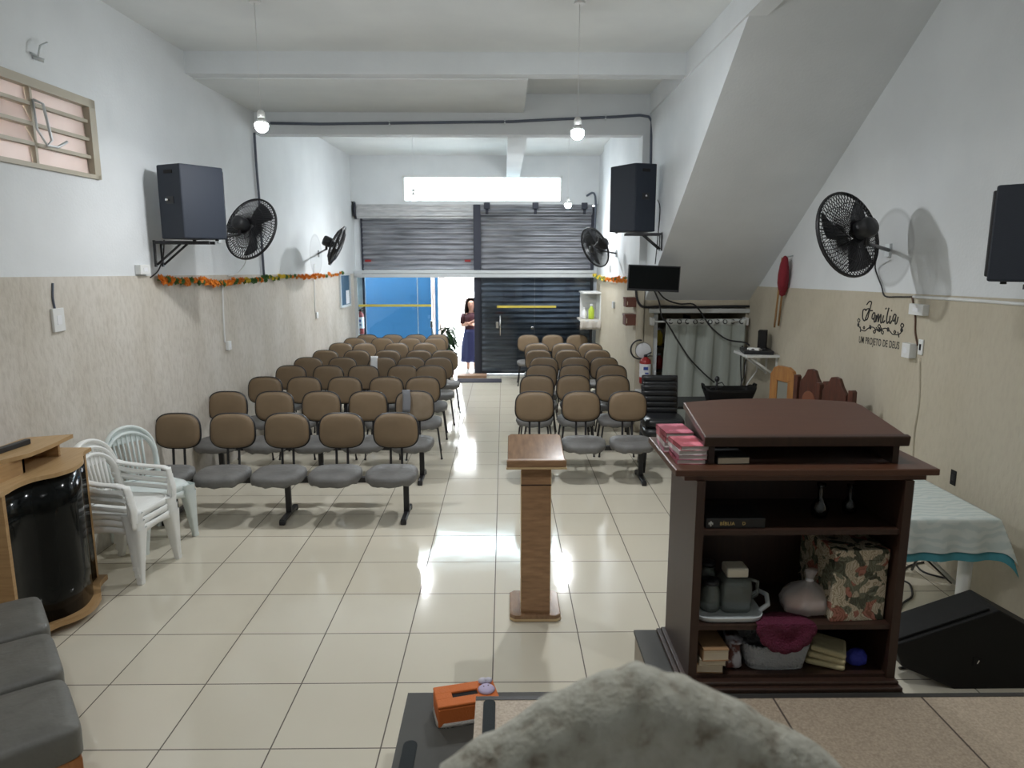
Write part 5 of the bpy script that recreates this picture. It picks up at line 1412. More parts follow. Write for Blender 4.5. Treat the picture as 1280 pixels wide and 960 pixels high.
# low white ledge below it
c = WY(805, 487, YM-0.06)
single('small_ledge', MB().bx(1.76, 1.98, YM-0.10, YM, c.z-0.04, c.z, 0.005), M['pvc'], 'small white ledge under the fire extinguisher', 'ledge', (1.87, YM-0.05, c.z-0.04))
c = WY(451, 414, YB+0.10); c2 = WY(451, 389, YB+0.10)
extinguisher('red fire extinguisher behind the glass at the left street corner', (c.x+0.01, YB+0.085, c.z-0.05), (c2.z-c.z)*1.15+0.05, 0.066, False)

# ------------------------------------------------ rear right wall: cabinet, boxes
t = thing('hanging_cabinet', 'small white open wall cabinet with lace runner at the back right', 'cabinet', (1.70, 13.0, 1.35))
pA = WY(727, 366, 13.1); pB = WY(751, 411, 13.1)
x0_, x1_ = pA.x, 1.765; zA, zB = pA.z, pB.z
zsf = WY(740, 398, 13.1).z
ob('back', MB().bx(x1_-0.02, x1_-0.004, 12.75, 13.35, zsf, zA), M['pvc'], t, True)
ob('side', MB().bx(x0_, x1_-0.02, 13.33, 13.35, zsf, zA), M['pvc'], t, True)
ob('top', MB().bx(x0_-0.02, x1_-0.004, 12.73, 13.37, zA, zA+0.025), M['pvc'], t, True)
ob('shelf', MB().bx(x0_-0.05, x1_-0.004, 12.70, 13.40, zsf-0.03, zsf), M['pvc'], t, True)
for z_ in (0.35, 0.55, 0.72, 0.86): ob('slat', MB().bx(x0_+0.10, x0_+0.30, 13.315, 13.328, zsf+(zA-zsf)*z_, zsf+(zA-zsf)*z_+0.02), M['alum'], t, True)
ob('bracket', MB().bx(x1_-0.22, x1_-0.004, 13.0, 13.03, zsf-0.16, zsf-0.03).bx(x1_-0.22, x1_-0.004, 12.8, 12.83, zsf-0.16, zsf-0.03), M['pvc'], t, True)
def runner(u, v):
    x = x0_-0.06+u*(x1_-x0_+0.05)
    z_ = zsf+0.004
    L_ = 0.70; d_ = v*(0.36+L_)
    if d_ < 0.18: return Vector((x-0.02*(0.18-d_), 12.695-0.012*math.sin(u*14), z_-(0.18-d_)+0.012*abs(math.sin(u*9))))
    return Vector((x, 12.695+min(d_-0.18, 0.65), z_))
single('lace_runner', MB().grid(runner, 30, 20, thick=0.003), M['lace'], 'white lace runner hanging over the shelf of the small wall cabinet', 'runner', (1.5, 12.9, zsf))
bottle('bottle', (x0_+0.16, 12.88, zsf+0.008), 0.055, 0.27, mat('green_liquid', (0.42,0.55,0.05), 0.3), 'yellow-green bottle on the small white wall cabinet', 'bottle')
bottle('bottle', (x0_+0.04, 12.95, zsf+0.008), 0.045, 0.20, M['label'], 'small white bottle left of the yellow-green bottle', 'bottle')
def collect_box(label, px0, py0, px1, py1, Yv):
    a_ = WY(px0, py0, Yv); b_ = WY(px1, py1, Yv)
    t_ = thing('offering_box', label, 'box', ((a_.x+1.757)/2, Yv, b_.z))
    ob('body', MB().bx(a_.x, 1.762, Yv, Yv+0.22, b_.z, a_.z-0.03, 0.004), M['brownbox'], t_, True)
    ob('lid', MB().bx(a_.x-0.006, 1.762, Yv-0.006, Yv+0.226, a_.z-0.03, a_.z, 0.003), M['brownbox'], t_, True)
    ob('card', MB().bx(a_.x+0.012, a_.x+0.02, Yv-0.012, Yv-0.006, b_.z+0.03, a_.z-0.05), M['paper'], t_, True)
collect_box('upper reddish-brown wooden box on the rear wall edge below the monitor', 783, 372, 793, 384, YM+0.06)
collect_box('lower reddish-brown wooden box on the rear wall edge', 782, 393, 793, 407, YM+0.06)
# notice board on the left wall at the back
pA = WL(424, 342, 0.03); pB = WL(438, 382, 0.03)
y0_, y1_ = pA.y, pB.y; z0_, z1_ = pB.z, pA.z
t = thing('notice_board', 'blue notice board with pale frame on the left wall near the street', 'notice board', LP((y0_+y1_)/2, z0_, 0.02))
mb = MB(); lbox(mb, y0_+0.03, y1_-0.03, z0_+0.03, z1_-0.03, 0.016, 0.03); ob('board', mb, mat('blue_felt', (0.02,0.075,0.14), 0.6), t, True)
mb = MB()
for (a_, b_, c_, d_) in ((y0_, y1_, z0_, z0_+0.04), (y0_, y1_, z1_-0.04, z1_), (y0_, y0_+0.04, z0_, z1_), (y1_-0.04, y1_, z0_, z1_)): lbox(mb, a_, b_, c_, d_, 0.015, 0.05)
ob('frame', mb, M['alum'], t, True)
mb = MB(); lbox(mb, y1_-0.30, y1_-0.06, z0_+0.05, z0_+0.30, 0.031, 0.034); ob('notice_sheet', mb, M['label'], t, True)

# ------------------------------------------------ corner shelf on the right wall with devices
YS0 = 8.10
pA = WY(935, 446, YS0); pB = WX(975, 447, XR-0.01)
zsh = WY(955, 444, 8.15).z
t = thing('corner_shelf', 'white bracketed shelf on the right wall beside the curtain', 'shelf', (XR-0.2, 8.35, zsh))
ob('board', MB().bx(XR-0.40, XR-0.012, 8.13, 8.62, zsh-0.03, zsh, 0.004), M['pvc'], t, True)
for y in (8.20, 8.52): ob('bracket', MB().tube([(XR-0.02, y, zsh-0.26), (XR-0.33, y, zsh-0.04)], 0.013, 8).bx(XR-0.03, XR-0.012, y-0.012, y+0.012, zsh-0.28, zsh-0.03), M['pvc'], t, True)
def dev(name, label, cat, c, d_, cm, rz=0, extra=None):
    t_ = thing(name, label, cat, c, rz)
    ob('case', MB().box((0,0,d_[2]/2), d_, None, 0.008), cm, t_)
    if extra: extra(t_)
    return t_
q = WX(960, 430, XR-0.17)
dev('router_box', 'upright matt black box standing on the corner shelf', 'router', (XR-0.13, 8.40, zsh+0.045), (0.10, 0.15, 0.225), M['router'], R(-25), lambda t_: ob('foot', MB().box((0,0,0.006), (0.11,0.18,0.012), None, 0.003), M['black'], t_))
dev('audio_mixer', 'flat black device with cables on the corner shelf', 'device', (XR-0.21, 8.36, zsh), (0.34, 0.36, 0.045), M['black'], R(-10), lambda t_: [ob('knob', MB().lathe([(0.012,0.045),(0.010,0.06),(0.004,0.061)], 10, Matrix.Translation((-0.12+0.05*i,-0.13,0))), M['chrome'], t_) for i in range(4)])
dev('white_adapter', 'white adapter lying on the flat black device', 'adapter', (XR-0.28, 8.26, zsh+0.045), (0.14, 0.08, 0.03), M['wplast'], R(-30), lambda t_: ob('port', MB().box((0,-0.046,0.015), (0.03,0.004,0.012)), M['black'], t_))
# hanging cables below the shelf corner
for i, (cm, lb, pts_) in enumerate((
    (M['cable'], 'black cable hanging from the left corner of the white shelf', [(928,432),(926,445),(926,462),(927,480),(929,492)]),
    (M['pvc'], 'white cable hanging among the black ones under the shelf', [(932,444),(932,460),(929,474),(926,484),(928,496)]),
    (M['cable'], 'black looped cable beside the curtain edge', [(936,440),(931,455),(930,470),(927,478),(925,490),(929,500)]),
    (M['pvc'], 'thin pale lead curving back to the right wall under the shelf', [(945,448),(946,462),(941,470),(934,480),(930,492)]))):
    cab(lb, [WY(x, y, 8.75-0.04*i) for x, y in pts_], 0.008, 'cable', cm)
# ------------------------------------------------ offering bags
pT = WX(978, 325, XR-0.10); pB1 = WX(969, 409, XR-0.05); pB2 = WX(973, 408, XR-0.04)
for i, (top_, bot, pb, rr2) in enumerate((((978, 322), (968, 409), 0.10, 0.07), ((982, 328), (973, 407), 0.05, 0.065))):
    a_ = WX(top_[0], top_[1], XR-pb-0.02); b_ = WX(bot[0], bot[1], XR-pb+0.01)
    t_ = thing('offering_bag', ['red velvet offering bag with wooden pole, in front of its twin, on the right wall', 'red velvet offering bag with wooden pole, behind its twin, on the right wall'][i], 'offering bag', b_)
    ob('pole', MB().tube([b_, a_], 0.012, 8), M['stick'], t_, True)
    ax = (b_-a_).normalized(); Mx = Matrix.Translation(a_) @ ax.to_track_quat('Z','Y').to_matrix().to_4x4()
    ob('bag', MB().lathe([(0.012,-0.02), (0.05,0.0), (0.075,0.08), (0.09,0.20), (0.085,0.30), (0.06,0.37), (0.02,0.39)], 20, Mx @ Matrix.Translation((-0.03 if i == 0 else 0.0,0.0,0)), 0, True, 0.62, 0.9), M['red_cloth'], t_, True)
    ob('hook', MB().tube([a_, a_+Vector((pb+0.02,0,0.02))], 0.008, 6), M['alum'], t_, True)

# ------------------------------------------------ wooden chairs by the right wall (backs above the pulpit)
def carved_chair(label, c, rz, kind, hb, group=None):
    """faces -X locally rotated by rz about Z ; local front = -Y"""
    t_ = thing('wooden_chair', label, 'chair', c, rz, group)
    wm = M['pine'] if kind == 'pine' else M['carved']
    ob('seat', MB().box((0, 0, 0.45), (0.43, 0.42, 0.045), None, 0.012), wm, t_)
    ob('apron', MB().box((0, -0.19, 0.39), (0.38, 0.022, 0.07)).box((0.19, 0, 0.39), (0.022, 0.38, 0.07)).box((-0.19, 0, 0.39), (0.022, 0.38, 0.07)).box((0, 0.19, 0.39), (0.38, 0.022, 0.07)), wm, t_)
    for sx in (-1, 1):
        ob('leg', MB().box((sx*0.185, -0.18, 0.215), (0.045, 0.045, 0.43), None, 0.005), wm, t_)
        ob('leg', MB().box((sx*0.185, 0.19, 0.215), (0.045, 0.045, 0.43), None, 0.005), wm, t_)
    XZ = Matrix(((1,0,0,0),(0,0,-1,0.205),(0,1,0,0),(0,0,0,1)))
    if kind == 'pine':
        w = 0.20
        outer = [(-w, 0.46), (w, 0.46), (w, hb-0.10), (w-0.03, hb-0.07), (w-0.05, hb-0.03), (0.08, hb), (-0.08, hb), (-w+0.05, hb-0.03), (-w+0.03, hb-0.07), (-w, hb-0.10)]
        b_ = ob('backrest', MB().prism([(-w,0.46),(-0.085,0.46),(-0.085,hb-0.16),(-w,hb-0.10)], -0.02, 0.02, XZ, 0, 0.004).prism([(0.085,0.46),(w,0.46),(w,hb-0.10),(0.085,hb-0.16)], -0.02, 0.02, XZ, 0, 0.004).prism([(-w,hb-0.10),(-0.085,hb-0.16),(0.085,hb-0.16),(w,hb-0.10),(w-0.03,hb-0.07),(w-0.05,hb-0.03),(0.08,hb),(-0.08,hb),(-w+0.05,hb-0.03),(-w+0.03,hb-0.07)], -0.02, 0.02, XZ, 0, 0.004), wm, t_)
        ob('back_panel', MB().prism([(-0.09,0.5),(0.09,0.5),(0.09,hb-0.155),(-0.09,hb-0.155)], -0.008, 0.008, XZ), M['greyfab'], b_)
    else:
        w = 0.20
        b_ = ob('backrest', MB().prism([(-w+0.055,0.46),(w-0.055,0.46),(w-0.055,hb-0.14),(0.09,hb-0.08),(0.05,hb-0.01),(0,hb),(-0.05,hb-0.01),(-0.09,hb-0.08),(-w+0.055,hb-0.14)], -0.018, 0.018, XZ, 0, 0.005), wm, t_)
        for sx in (-1, 1): ob('post', MB().prism([(sx*w-0.028,0.43),(sx*w+0.028,0.43),(sx*w+0.028,hb-0.10),(sx*w+0.01,hb-0.085),(sx*w-0.028,hb-0.09)], -0.024, 0.024, XZ, 0, 0.004), wm, b_)
        pl = [(-0.085, 0.52), (0.085, 0.52)]+[(0.085*math.cos(PI*i/12), hb-0.30+0.085*math.sin(PI*i/12)) for i in range(13)]
        ob('back_panel', MB().prism(pl, 0.016, 0.028, XZ, 0, 0.003), M['carved_pad'], b_)
    return t_
def chair_back_at(px, py, hb):
    p_ = WZ(px, py, hb); return p_
rzc = R(-74)
for (px_1, py_1, kind, lb, gr_, xw) in ((981, 458, 'pine', 'honey pine chair with pale back panel, nearest the curtain', None, 2.93),
        (1016, 461, 'dark', 'dark carved chair with pointed back, next to the pine chair', 'dark carved chairs by the right wall', 2.93),
        (1046, 471, 'dark', 'dark carved chair with pointed back, farther from the pine chair', 'dark carved chairs by the right wall', 2.93)):
    p_ = WX(px_1, py_1, xw); o_ = Matrix.Rotation(rzc, 3, 'Z') @ Vector((0, 0.205, 0))
    carved_chair(lb, (p_.x-o_.x, p_.y-o_.y, 0), rzc, kind, p_.z, gr_)

# ------------------------------------------------ stack of black upholstered chairs near the extinguisher
def black_chair(label, c, rz, group=None):
    t_ = thing('black_chair', label, 'chair', c, rz, group)
    mb = MB()
    for i in range(6):
        z_ = 0.56+i*0.062
        mb.pad(0.40-0.004*i, 0.062, [(0.96,-0.03), (1.0,-0.015), (1.0,0.010), (0.94,0.024), (0.5,0.030)], 4.5, 32, Matrix.Translation((0, 0.20+0.014*i, z_)) @ Matrix.Rotation(PI/2, 4, 'X'))
    b_ = ob('backrest', mb, mat('black_leatherette', (0.017,0.018,0.02), 0.33), t_)
    ob('back_frame', MB().box((0, 0.25, 0.71), (0.41, 0.03, 0.40), Matrix.Rotation(R(-12), 3, 'X'), 0.012), M['blackm'], b_)
    ob('seat', MB().pad(0.46, 0.44, [(0.95,0.40), (1.0,0.415), (1.0,0.46), (0.94,0.482), (0.4,0.488)], 5, 36), MATS['black_leatherette'], t_)
    for sx in (-1, 1):
        for sy in (-1, 1):
            ob('leg', MB().tube([(sx*0.19, sy*0.17, 0.41), (sx*0.215, sy*0.20, 0.0)], [0.026, 0.02], 8), M['blackm'], t_)
    return t_
pk_ = WZ(812, 592)
bc = (1.76, 7.62, 0)
blk = black_chair('black ribbed-back chair, lower of two beside the front right bench', bc, R(-4), 'black ribbed chairs')
dup(blk, (1.77, 7.66, 0.10), R(-4), 'black ribbed-back chair stacked on its twin beside the front right bench', 'black ribbed chairs')
# dark table behind pulpit carrying black open bag
c = WZ(866, 497, 0.82)
zbt = 0.60; yb_ = 8.38
t = thing('dark_table', 'low dark table between the curtain and the pulpit', 'table', (2.5, yb_, 0))
ob('table_top', MB().bx(1.97, 3.05, yb_-0.28, yb_+0.35, zbt-0.03, zbt, 0.004), M['black'], t, True)
for x in (2.02, 3.0):
    for y in (yb_-0.23, yb_+0.30): ob('leg', MB().bx(x-0.02, x+0.02, y-0.02, y+0.02, 0, zbt-0.03), M['blackm'], t, True)
a_ = WY(884, 486, yb_-0.15); b_ = WY(948, 484, yb_-0.15)
t = thing('equipment_bag', 'black open-topped equipment bag on the low dark table', 'bag', ((a_.x+b_.x)/2, yb_, zbt))
wT = (b_.x-a_.x)/2
def bagf(u, v):
    an = 2*PI*u; c_, s_ = math.cos(an), math.sin(an); ex = 6
    k_ = 0.80+0.20*v
    return Vector((math.copysign(abs(c_)**(2/ex), c_)*wT*k_, math.copysign(abs(s_)**(2/ex), s_)*0.17*k_, v*(a_.z-zbt-0.02)+(0.03*max(0, abs(c_)**6) if v > 0.99 else 0)))
ob('bag_wall', MB().grid(bagf, 56, 5, thick=0.012), M['router'], t)
ob('bag_bottom', MB().pad(wT*1.55, 0.26, [(1.0,0.0), (1.0,0.014), (0.4,0.015)], 6, 36), M['router'], t)
for sx in (-1, 1): ob('handle', MB().tube([(sx*wT*0.97, -0.06, a_.z-zbt-0.03), (sx*wT*1.04, -0.03, a_.z-zbt+0.03), (sx*wT*1.04, 0.03, a_.z-zbt+0.03), (sx*wT*0.97, 0.06, a_.z-zbt-0.03)], 0.014, 8), M['router'], t)
q = WY(896, 482, yb_-0.08)
t = thing('microphone_clip', 'black cable clip and plug standing out of the equipment bag', 'clip', q-Vector((0,0,0.10)))
ob('stem', MB().tube([q+Vector((-0.02,0,-0.25)), q+Vector((0,0,0.0)), q+Vector((0.0,0,0.06))], 0.014, 8), M['black'], t, True)
ob('clip_head', MB().ball(q+Vector((0.0,0,0.08)), 0.03, (1,1,1.2)), M['black'], t, True)
ob('lead', MB().tube([q+Vector((0,0,0.02)), q+Vector((0.06,0,0.04)), q+Vector((0.09,0,0.0)), q+Vector((0.05,0,-0.02)), q+Vector((-0.05,0,-0.02)), q+Vector((-0.08,0,-0.03))], 0.007, 6), M['black'], t, True)

# ------------------------------------------------ wall lettering
wall_x = XR-0.0125
DEC = M['outlet_dark']
def pxw(x, y): return WX(x, y, wall_x)
t = thing('lettering_decal', 'black wall lettering reading Família um projeto de Deus on the right wall', 'wall decal', pxw(1102, 408))
ink = mat('black_vinyl', (0.012,0.012,0.012), 0.6)
def zc_(pt):  # crop pixel (1060..1170 x 380..450 at 11.636x) -> frame pixel
    return (1060+pt[0]/11.636, 380+pt[1]/11.636)
def strokes(lines, r_):
    mb_ = MB()
    for ln in lines:
        P_ = [zc_(q_) for q_ in ln]
        # smooth
        out = []
        n_ = len(P_)
        for i in range(n_-1):
            p0_, p1_, p2_, p3_ = P_[max(i-1,0)], P_[i], P_[i+1], P_[min(i+2,n_-1)]
            for k_ in range(5):
                f_ = k_/5
                out.append(tuple(0.5*((2*p1_[d])+(-p0_[d]+p2_[d])*f_+(2*p0_[d]-5*p1_[d]+4*p2_[d]-p3_[d])*f_*f_+(-p0_[d]+3*p1_[d]-3*p2_[d]+p3_[d])*f_**3) for d in (0,1)))
        out.append(P_[-1])
        mb_.tube([pxw(x, y) for x, y in out], r_, 6)
    return mb_
fam = [
 [(215,150),(222,90),(245,75),(262,95),(275,75),(300,68),(310,85),(290,130),(265,190),(250,235),(232,240),(215,200),(215,150)],   # heart loop of the F
 [(250,235),(285,215),(310,120),(335,20),(345,-20),(325,-40),(300,-25),(275,10)],                                               # F stem
 [(300,95),(330,98),(360,95)],
 [(395,135),(375,128),(355,165),(352,210),(370,218),(388,180),(397,140),(385,200),(382,262),(400,245)],                          # a
 [(412,160),(404,262),(425,190),(445,150),(440,262),(462,190),(482,155),(478,270),(498,262)],                                    # m
 [(520,165),(508,230),(515,272),(538,240)],                                                                                      # i
 [(548,72),(562,60)],
 [(598,55),(575,150),(562,240),(572,282),(592,255)],                                                                             # l
 [(618,170),(605,250),(615,285),(640,240)],                                                                                      # i
 [(632,95),(640,100)],
 [(700,160),(678,150),(655,200),(655,240),(672,245),(695,190),(702,160),(690,240),(690,290),(712,270),(732,185)]]               # a
ob('script_word', strokes(fam, 0.0062), ink, t, True)
vine = [[(185,375),(215,385),(250,390),(285,360),(330,338),(370,340),(405,370),(440,380),(470,378),(510,360),(545,352),(580,365),(610,395),(650,440),(690,445),(735,445),(775,415)],
 [(180,330),(185,375),(180,405)], [(150,300),(165,330),(185,360)], [(735,445),(725,405)], [(735,445),(742,485)],
 [(158,210),(142,235),(150,262),(165,262),(175,235),(158,210)], [(785,280),(768,310),(780,338),(800,335),(812,305),(785,280)],
 [(455,295),(435,325),(455,350),(475,325),(455,295)], [(235,325),(222,345),(235,362),(245,345),(235,325)], [(680,385),(668,408),(680,428),(695,408),(680,385)],
 [(400,375),(372,395),(380,425),(400,410),(400,375)], [(480,380),(515,400),(510,438),(490,425),(480,380)],
 [(318,305),(325,338),(335,362)], [(582,340),(585,372),(590,395)], [(410,340),(440,375),(480,385)], [(490,345),(460,378),(430,390)],
 [(140,300),(165,305)], [(765,380),(800,385)], [(770,360),(790,395),(785,405)]]
ob('vine_ornament', strokes(vine, 0.0050), ink, t, True)
for x, y in ((150,303),(780,380),(325,338),(583,372),(455,380)):
    ob('vine_leaf', MB().ball(pxw(*zc_((x,y))), 0.019, (0.25,1,1), 12), ink, t, True)
pa_, pb_ = pxw(*zc_((160,520))), pxw(*zc_((745,612)))
mid_ = (pa_+pb_)/2; wtxt = (pa_-pb_).length
me = text_mesh('UM PROJETO DE DEUS', 0.10, 0.001)
xsn = [v.co.x for v in me.vertices]; sc_ = wtxt/(max(xsn)-min(xsn))
slt = math.atan2(pb_.z-pa_.z, -(pb_.y-pa_.y))
TM_ = Matrix(((0,0,-1,0),(-1,0,0,0),(0,1,0,0),(0,0,0,1)))
me.transform(Matrix.Translation(mid_) @ TM_ @ Matrix.Rotation(slt, 4, 'Z') @ Matrix.Diagonal((sc_, sc_*1.45, 1, 1)))
me.transform(root_matrix(t).inverted()); me.materials.clear(); me.materials.append(ink)
o = bpy.data.objects.new('lettering', me); link(o, t)

# ------------------------------------------------ table with lace cloth
zt2 = 0.74
c1 = WZ(1130, 650, zt2); c2 = WZ(1245, 650, zt2)
ty0 = c2.y; tx1 = c2.x; tx0 = 2.2
ty1 = ty0+0.95
t = thing('side_table', 'white plastic table under a lace cloth by the right wall', 'table', ((tx0+tx1)/2, (ty0+ty1)/2, 0))
ob('table_top', MB().bx(tx0, tx1, ty0, ty1, zt2-0.03, zt2-0.004, 0.006), M['wplast'], t, True)
for x in (tx0+0.08, tx1-0.10):
    for y in (ty0+0.08, ty1-0.08): ob('leg', MB().tube([(x, y, zt2-0.03), (x, y, 0.0)], [0.045, 0.035], 14), M['wplast'], t, True)
def cloth(drop, off, seed):
    x0_, x1_ = tx0-0.05, tx1+0.012+off
    def fn(u, v):
        sx_ = x0_+u*(x1_-x0_+drop); ty_ = ty1-v*(ty1-(ty0-0.012-off)+drop)
        a_ = max(0.0, sx_-x1_); b_ = max(0.0, (ty0-0.012-off)-ty_)
        x = min(sx_, x1_); y = max(ty_, ty0-0.012-off); z_ = zt2+off+0.001
        d_ = math.hypot(a_, b_); m_ = min(a_, b_)
        x += 0.10*a_/drop*0.3+0.55*m_*0.6+0.010*math.sin(y*34+seed)*a_/drop
        y -= 0.10*b_/drop*0.3+0.35*m_*0.6+0.012*math.sin(x*31+seed)*b_/drop
        return Vector((min(x, XR-0.018), y, z_-d_))
    return MB().grid(fn, 70, 60)
t = thing('tablecloth', 'pale lace tablecloth over a teal underskirt on the side table', 'tablecloth', (tx0, ty0, zt2))
ob('lace_layer', cloth(0.20, 0.009, 1.0), M['lace_cloth'], t, True)
ob('underskirt', cloth(0.25, 0.003, 1.0), M['teal'], t, True)
# cables on the floor by the wedge, dark stand legs beneath the table
for i, pts_ in enumerate(([(1122,775),(1128,755),(1140,745),(1137,730),(1124,722),(1135,708),(1160,702),(1190,700)], [(1124,835),(1145,832),(1155,822),(1160,810)], [(1140,690),(1150,712),(1180,722),(1210,726)])):
    cab(['black cable looping on the floor left of the stage monitor', 'black cable at the foot of the stage monitor', 'black cable lying under the lace-covered table'][i], [WZ(x, y, 0.008) for x, y in pts_], 0.007)
t = thing('folded_stand', 'folded black microphone stand lying under the lace-covered table', 'stand', WZ(1170, 725))
ob('tube', MB().tube([WZ(1190, 728, 0.03), WZ(1150, 690, 0.25)], 0.014, 8), M['blackm'], t, True)
ob('tube', MB().tube([WZ(1200, 735, 0.03), WZ(1152, 688, 0.27)], 0.014, 8), M['alum'], t, True)
ob('leg', MB().tube([WZ(1150, 690, 0.25), WZ(1140, 712, 0.012)], 0.010, 8), M['blackm'], t, True)

# ------------------------------------------------ potted plant at the open door
c = WZ(551, 470)
t = thing('potted_plant', 'leafy green potted plant beside the open street door', 'plant', (-1.13, YB-0.15, 0))
t.scale = (1.0, 1.0, 1.2)
ob('pot', MB().lathe([(0.11,0), (0.15,0.22), (0.165,0.26), (0.15,0.26), (0.14,0.22)], 18), M['pot'], t)
ob('soil', MB().lathe([(0.02,0.225),(0.139,0.226)], 18), M['mat'], t)
rr_ = random.Random(4)
ob('stem', MB().tube([(0,0,0.2), (0.02,0,0.5), (0,0.02,0.75)], 0.012, 6).tube([(0,0,0.2), (-0.06,0,0.5), (-0.16,0.0,0.95)], 0.009, 6), M['leaf'], t)
for i in range(48):
    an = rr_.uniform(0, 2*PI); hh = rr_.uniform(0.34, 0.82); L_ = rr_.uniform(0.14, 0.25)
    up = rr_.uniform(-0.2, 0.6)
    def lf(u, v, an=an, hh=hh, L_=L_, up=up):
        w = 0.055*math.sin(PI*min(1, u*0.96+0.04))*(2*v-1)
        r_ = 0.02+L_*u
        z_ = hh+L_*(up*u-0.7*u*u)
        return Vector((r_*math.cos(an)-w*math.sin(an), r_*math.sin(an)+w*math.cos(an), z_+0.3*abs(w)))
    ob('leaf', MB().grid(lf, 8, 2, thick=0.002), M['leaf'], t)

# ------------------------------------------------ person standing outside behind the shutter post
def skin_mesh(verts, edges, radii, root, sub=2):
    me = bpy.data.meshes.new('tmp'); me.from_pydata(verts, edges, []); o_ = bpy.data.objects.new('tmp', me); COL.objects.link(o_)
    sk = o_.modifiers.new('s', 'SKIN'); 
    for i, r_ in enumerate(radii):
        sv = me.skin_vertices[0].data[i]; sv.radius = (r_ if isinstance(r_, tuple) else (r_, r_)); sv.use_root = (i == root)
    sk.use_smooth_shade = True
    ss = o_.modifiers.new('u', 'SUBSURF'); ss.levels = sub; ss.render_levels = sub
    dg = bpy.context.evaluated_depsgraph_get(); m2 = bpy.data.meshes.new_from_object(o_.evaluated_get(dg))
    bpy.data.objects.remove(o_); bpy.data.meshes.remove(me)
    for p_ in m2.polygons: p_.use_smooth = True
    return m2
YP = 14.62
pf = WY(585, 467, YP); ph = WY(588, 375, YP)
HP = ph.z+0.02
px0 = WY(588, 420, YP).x
t = thing('person', 'long-haired person in dark wine top and navy skirt, arms folded, half behind the shutter post', 'person', (px0+0.02, YP, -0.02))
s_ = (HP+0.02)/1.62
V = []; Eg = []; Rd = []
def jv(x, y, z, r_, par=None):
    V.append((x*s_, y*s_, z*s_)); Rd.append(r_*s_ if not isinstance(r_, tuple) else (r_[0]*s_, r_[1]*s_))
    if par is not None: Eg.append((par, len(V)-1))
    return len(V)-1
pel = jv(0, 0, 0.86, 0.125); wst = jv(0, 0, 1.00, 0.10, pel); ch = jv(0, 0.0, 1.18, 0.115, wst); nb = jv(0, 0.0, 1.32, 0.065, ch); nk = jv(0, -0.01, 1.38, 0.048, nb); hd0 = jv(0, -0.015, 1.45, 0.075, nk); hd1 = jv(0, -0.012, 1.53, 0.088, hd0); hd2 = jv(0, 0.0, 1.59, 0.055, hd1)
for sx in (-1, 1):
    hp = jv(sx*0.085, 0, 0.78, 0.085, pel); kn = jv(sx*0.085, -0.01, 0.45, 0.055, hp); cf = jv(sx*0.08, 0.015, 0.30, 0.052, kn); an_ = jv(sx*0.075, 0.01, 0.09, 0.034, cf); hl = jv(sx*0.075, 0.0, 0.045, 0.036, an_); toe = jv(sx*0.085, -0.15, 0.028, 0.028, hl)
    sh = jv(sx*0.155, 0, 1.29, 0.056, ch); el = jv(sx*0.20, -0.03, 1.04, 0.042, sh); wr_ = jv(sx*0.02, -0.19, 1.11 if sx < 0 else 1.08, 0.028, el); hn = jv(-sx*0.06, -0.20, 1.15 if sx < 0 else 1.10, 0.030, wr_)
    for k_ in range(4): 
        f1 = jv(-sx*(0.10), -0.205-0.004*k_, (1.18 if sx < 0 else 1.13)-0.016*k_, 0.0095, hn); jv(-sx*(0.135-0.004*abs(k_-1)), -0.195, (1.185 if sx < 0 else 1.135)-0.018*k_, 0.008, f1)
    jv(-sx*0.075, -0.225, (1.19 if sx < 0 else 1.14), 0.010, hn)
me = skin_mesh(V, Eg, Rd, pel); me.materials.append(M['skin'])
o = bpy.data.objects.new('body', me); link(o, t)
# face details
ob('nose', MB().ball((0,-0.103*s_,1.495*s_), 0.014*s_, (0.8,1.2,1.3), 10), M['skin'], t)
for sx in (-1, 1): ob('eye', MB().ball((sx*0.032*s_,-0.088*s_,1.525*s_), 0.010*s_, (1.3,0.6,0.7), 10), M['hair'], t)
ob('mouth', MB().ball((0,-0.086*s_,1.455*s_), 0.016*s_, (1.3,0.5,0.35), 10), mat('lips', (0.35,0.12,0.10), 0.5), t)
def hair(u, v):
    a_ = R(55)+R(430-180-0)*0+ (2*PI-R(110))*u - R(0)
    an = -PI/2+R(52)+(2*PI-R(104))*u
    z_ = 1.645-0.42*v
    if v < 0.25: r_ = 0.112*math.sin(PI/2*(v/0.25))**0.6; z_ = 1.645-0.075*(v/0.25)**1.6
    else: r_ = 0.112+0.03*math.sin((v-0.25)*4); z_ = 1.57-0.38*(v-0.25)/0.75
    r_ *= 1+0.04*math.sin(u*40)
    return Vector((r_*math.cos(an)*1.0, r_*math.sin(an)*1.05+0.015, z_))*s_
ob('hair', MB().grid(hair, 40, 16, thick=0.012), M['hair'], t)
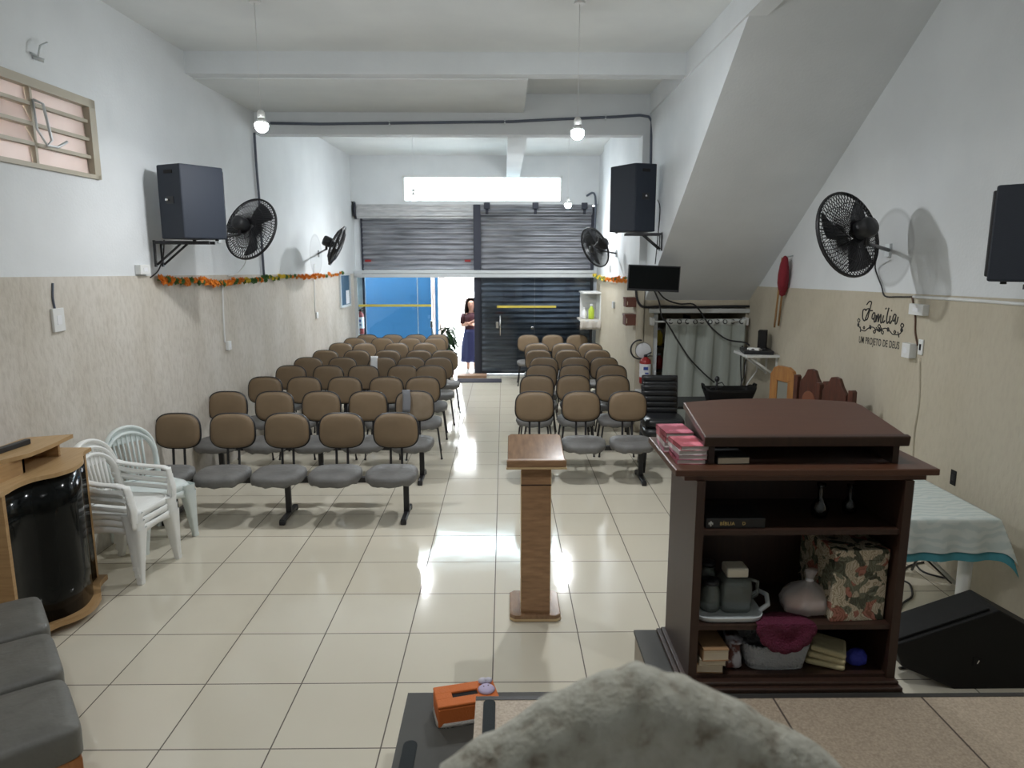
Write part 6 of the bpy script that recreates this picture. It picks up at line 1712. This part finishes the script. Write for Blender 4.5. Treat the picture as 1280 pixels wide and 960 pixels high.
def topf(u, v):
    an = 2*PI*u; z_ = 0.93+0.40*v
    rx = (0.150-0.02*math.sin(PI*v)+0.03*v) if v < 0.8 else 0.174*(1-(v-0.8)/0.2*0.62)
    ry = (0.125+0.01*v) if v < 0.8 else 0.133*(1-(v-0.8)/0.2*0.5)
    return Vector((rx*math.cos(an), ry*math.sin(an), z_))*s_
ob('top', MB().grid(topf, 32, 10, thick=0.006), M['wine'], t)
for sx in (-1, 1): ob('sleeve', MB().tube([Vector((sx*0.14,0,1.295))*s_, Vector((sx*0.172,-0.008,1.23))*s_, Vector((sx*0.196,-0.024,1.09))*s_], [0.062*s_, 0.062*s_, 0.058*s_], 12), M['wine'], t)
def skf(u, v):
    an = 2*PI*u; z_ = 0.97-0.72*v
    k_ = 1+0.05*math.sin(an*9)*v
    return Vector(((0.140+0.055*min(1,v*2)+0.035*v)*math.cos(an)*k_, (0.125+0.04*v)*math.sin(an)*k_, z_))*s_
ob('skirt', MB().grid(skf, 54, 10, thick=0.006), M['navy'], t)
for sx in (-1, 1): ob('shoe', MB().pad(0.085*s_, 0.25*s_, [(0.97,0.0), (1.0,0.02*s_), (0.96,0.05*s_), (0.75,0.075*s_), (0.4,0.085*s_)], 2.6, 24, Matrix.Translation((sx*0.08*s_, -0.055*s_, 0))), M['shoe'], t)

# ================================================================== CAMERA, WORLD
cam = bpy.data.cameras.new('camera'); co = bpy.data.objects.new('camera', cam); COL.objects.link(co)
cam.sensor_width = 36; cam.lens = F/1280*36
co.location = EYE; co.rotation_euler = (PI/2-TH, 0, -PSI)
cam.clip_start = 0.05
cam.dof.use_dof = True; cam.dof.focus_distance = 4.5; cam.dof.aperture_fstop = 4.5
SC.camera = co
w = bpy.data.worlds.new('World'); SC.world = w; w.use_nodes = True
bg = w.node_tree.nodes['Background']; bg.inputs[0].default_value = (0.93, 0.97, 1.0, 1); bg.inputs[1].default_value = 12.0
SC.view_settings.view_transform = 'Standard'; SC.view_settings.look = 'None'; SC.view_settings.gamma = 1.0
SC.view_settings.use_curve_mapping = False
SC.view_settings.exposure = 0.8
SC.cycles.use_denoising = True
SC.cycles.max_bounces = 12; SC.cycles.diffuse_bounces = 6; SC.cycles.transparent_max_bounces = 12
SC.cycles.sample_clamp_indirect = 8.0
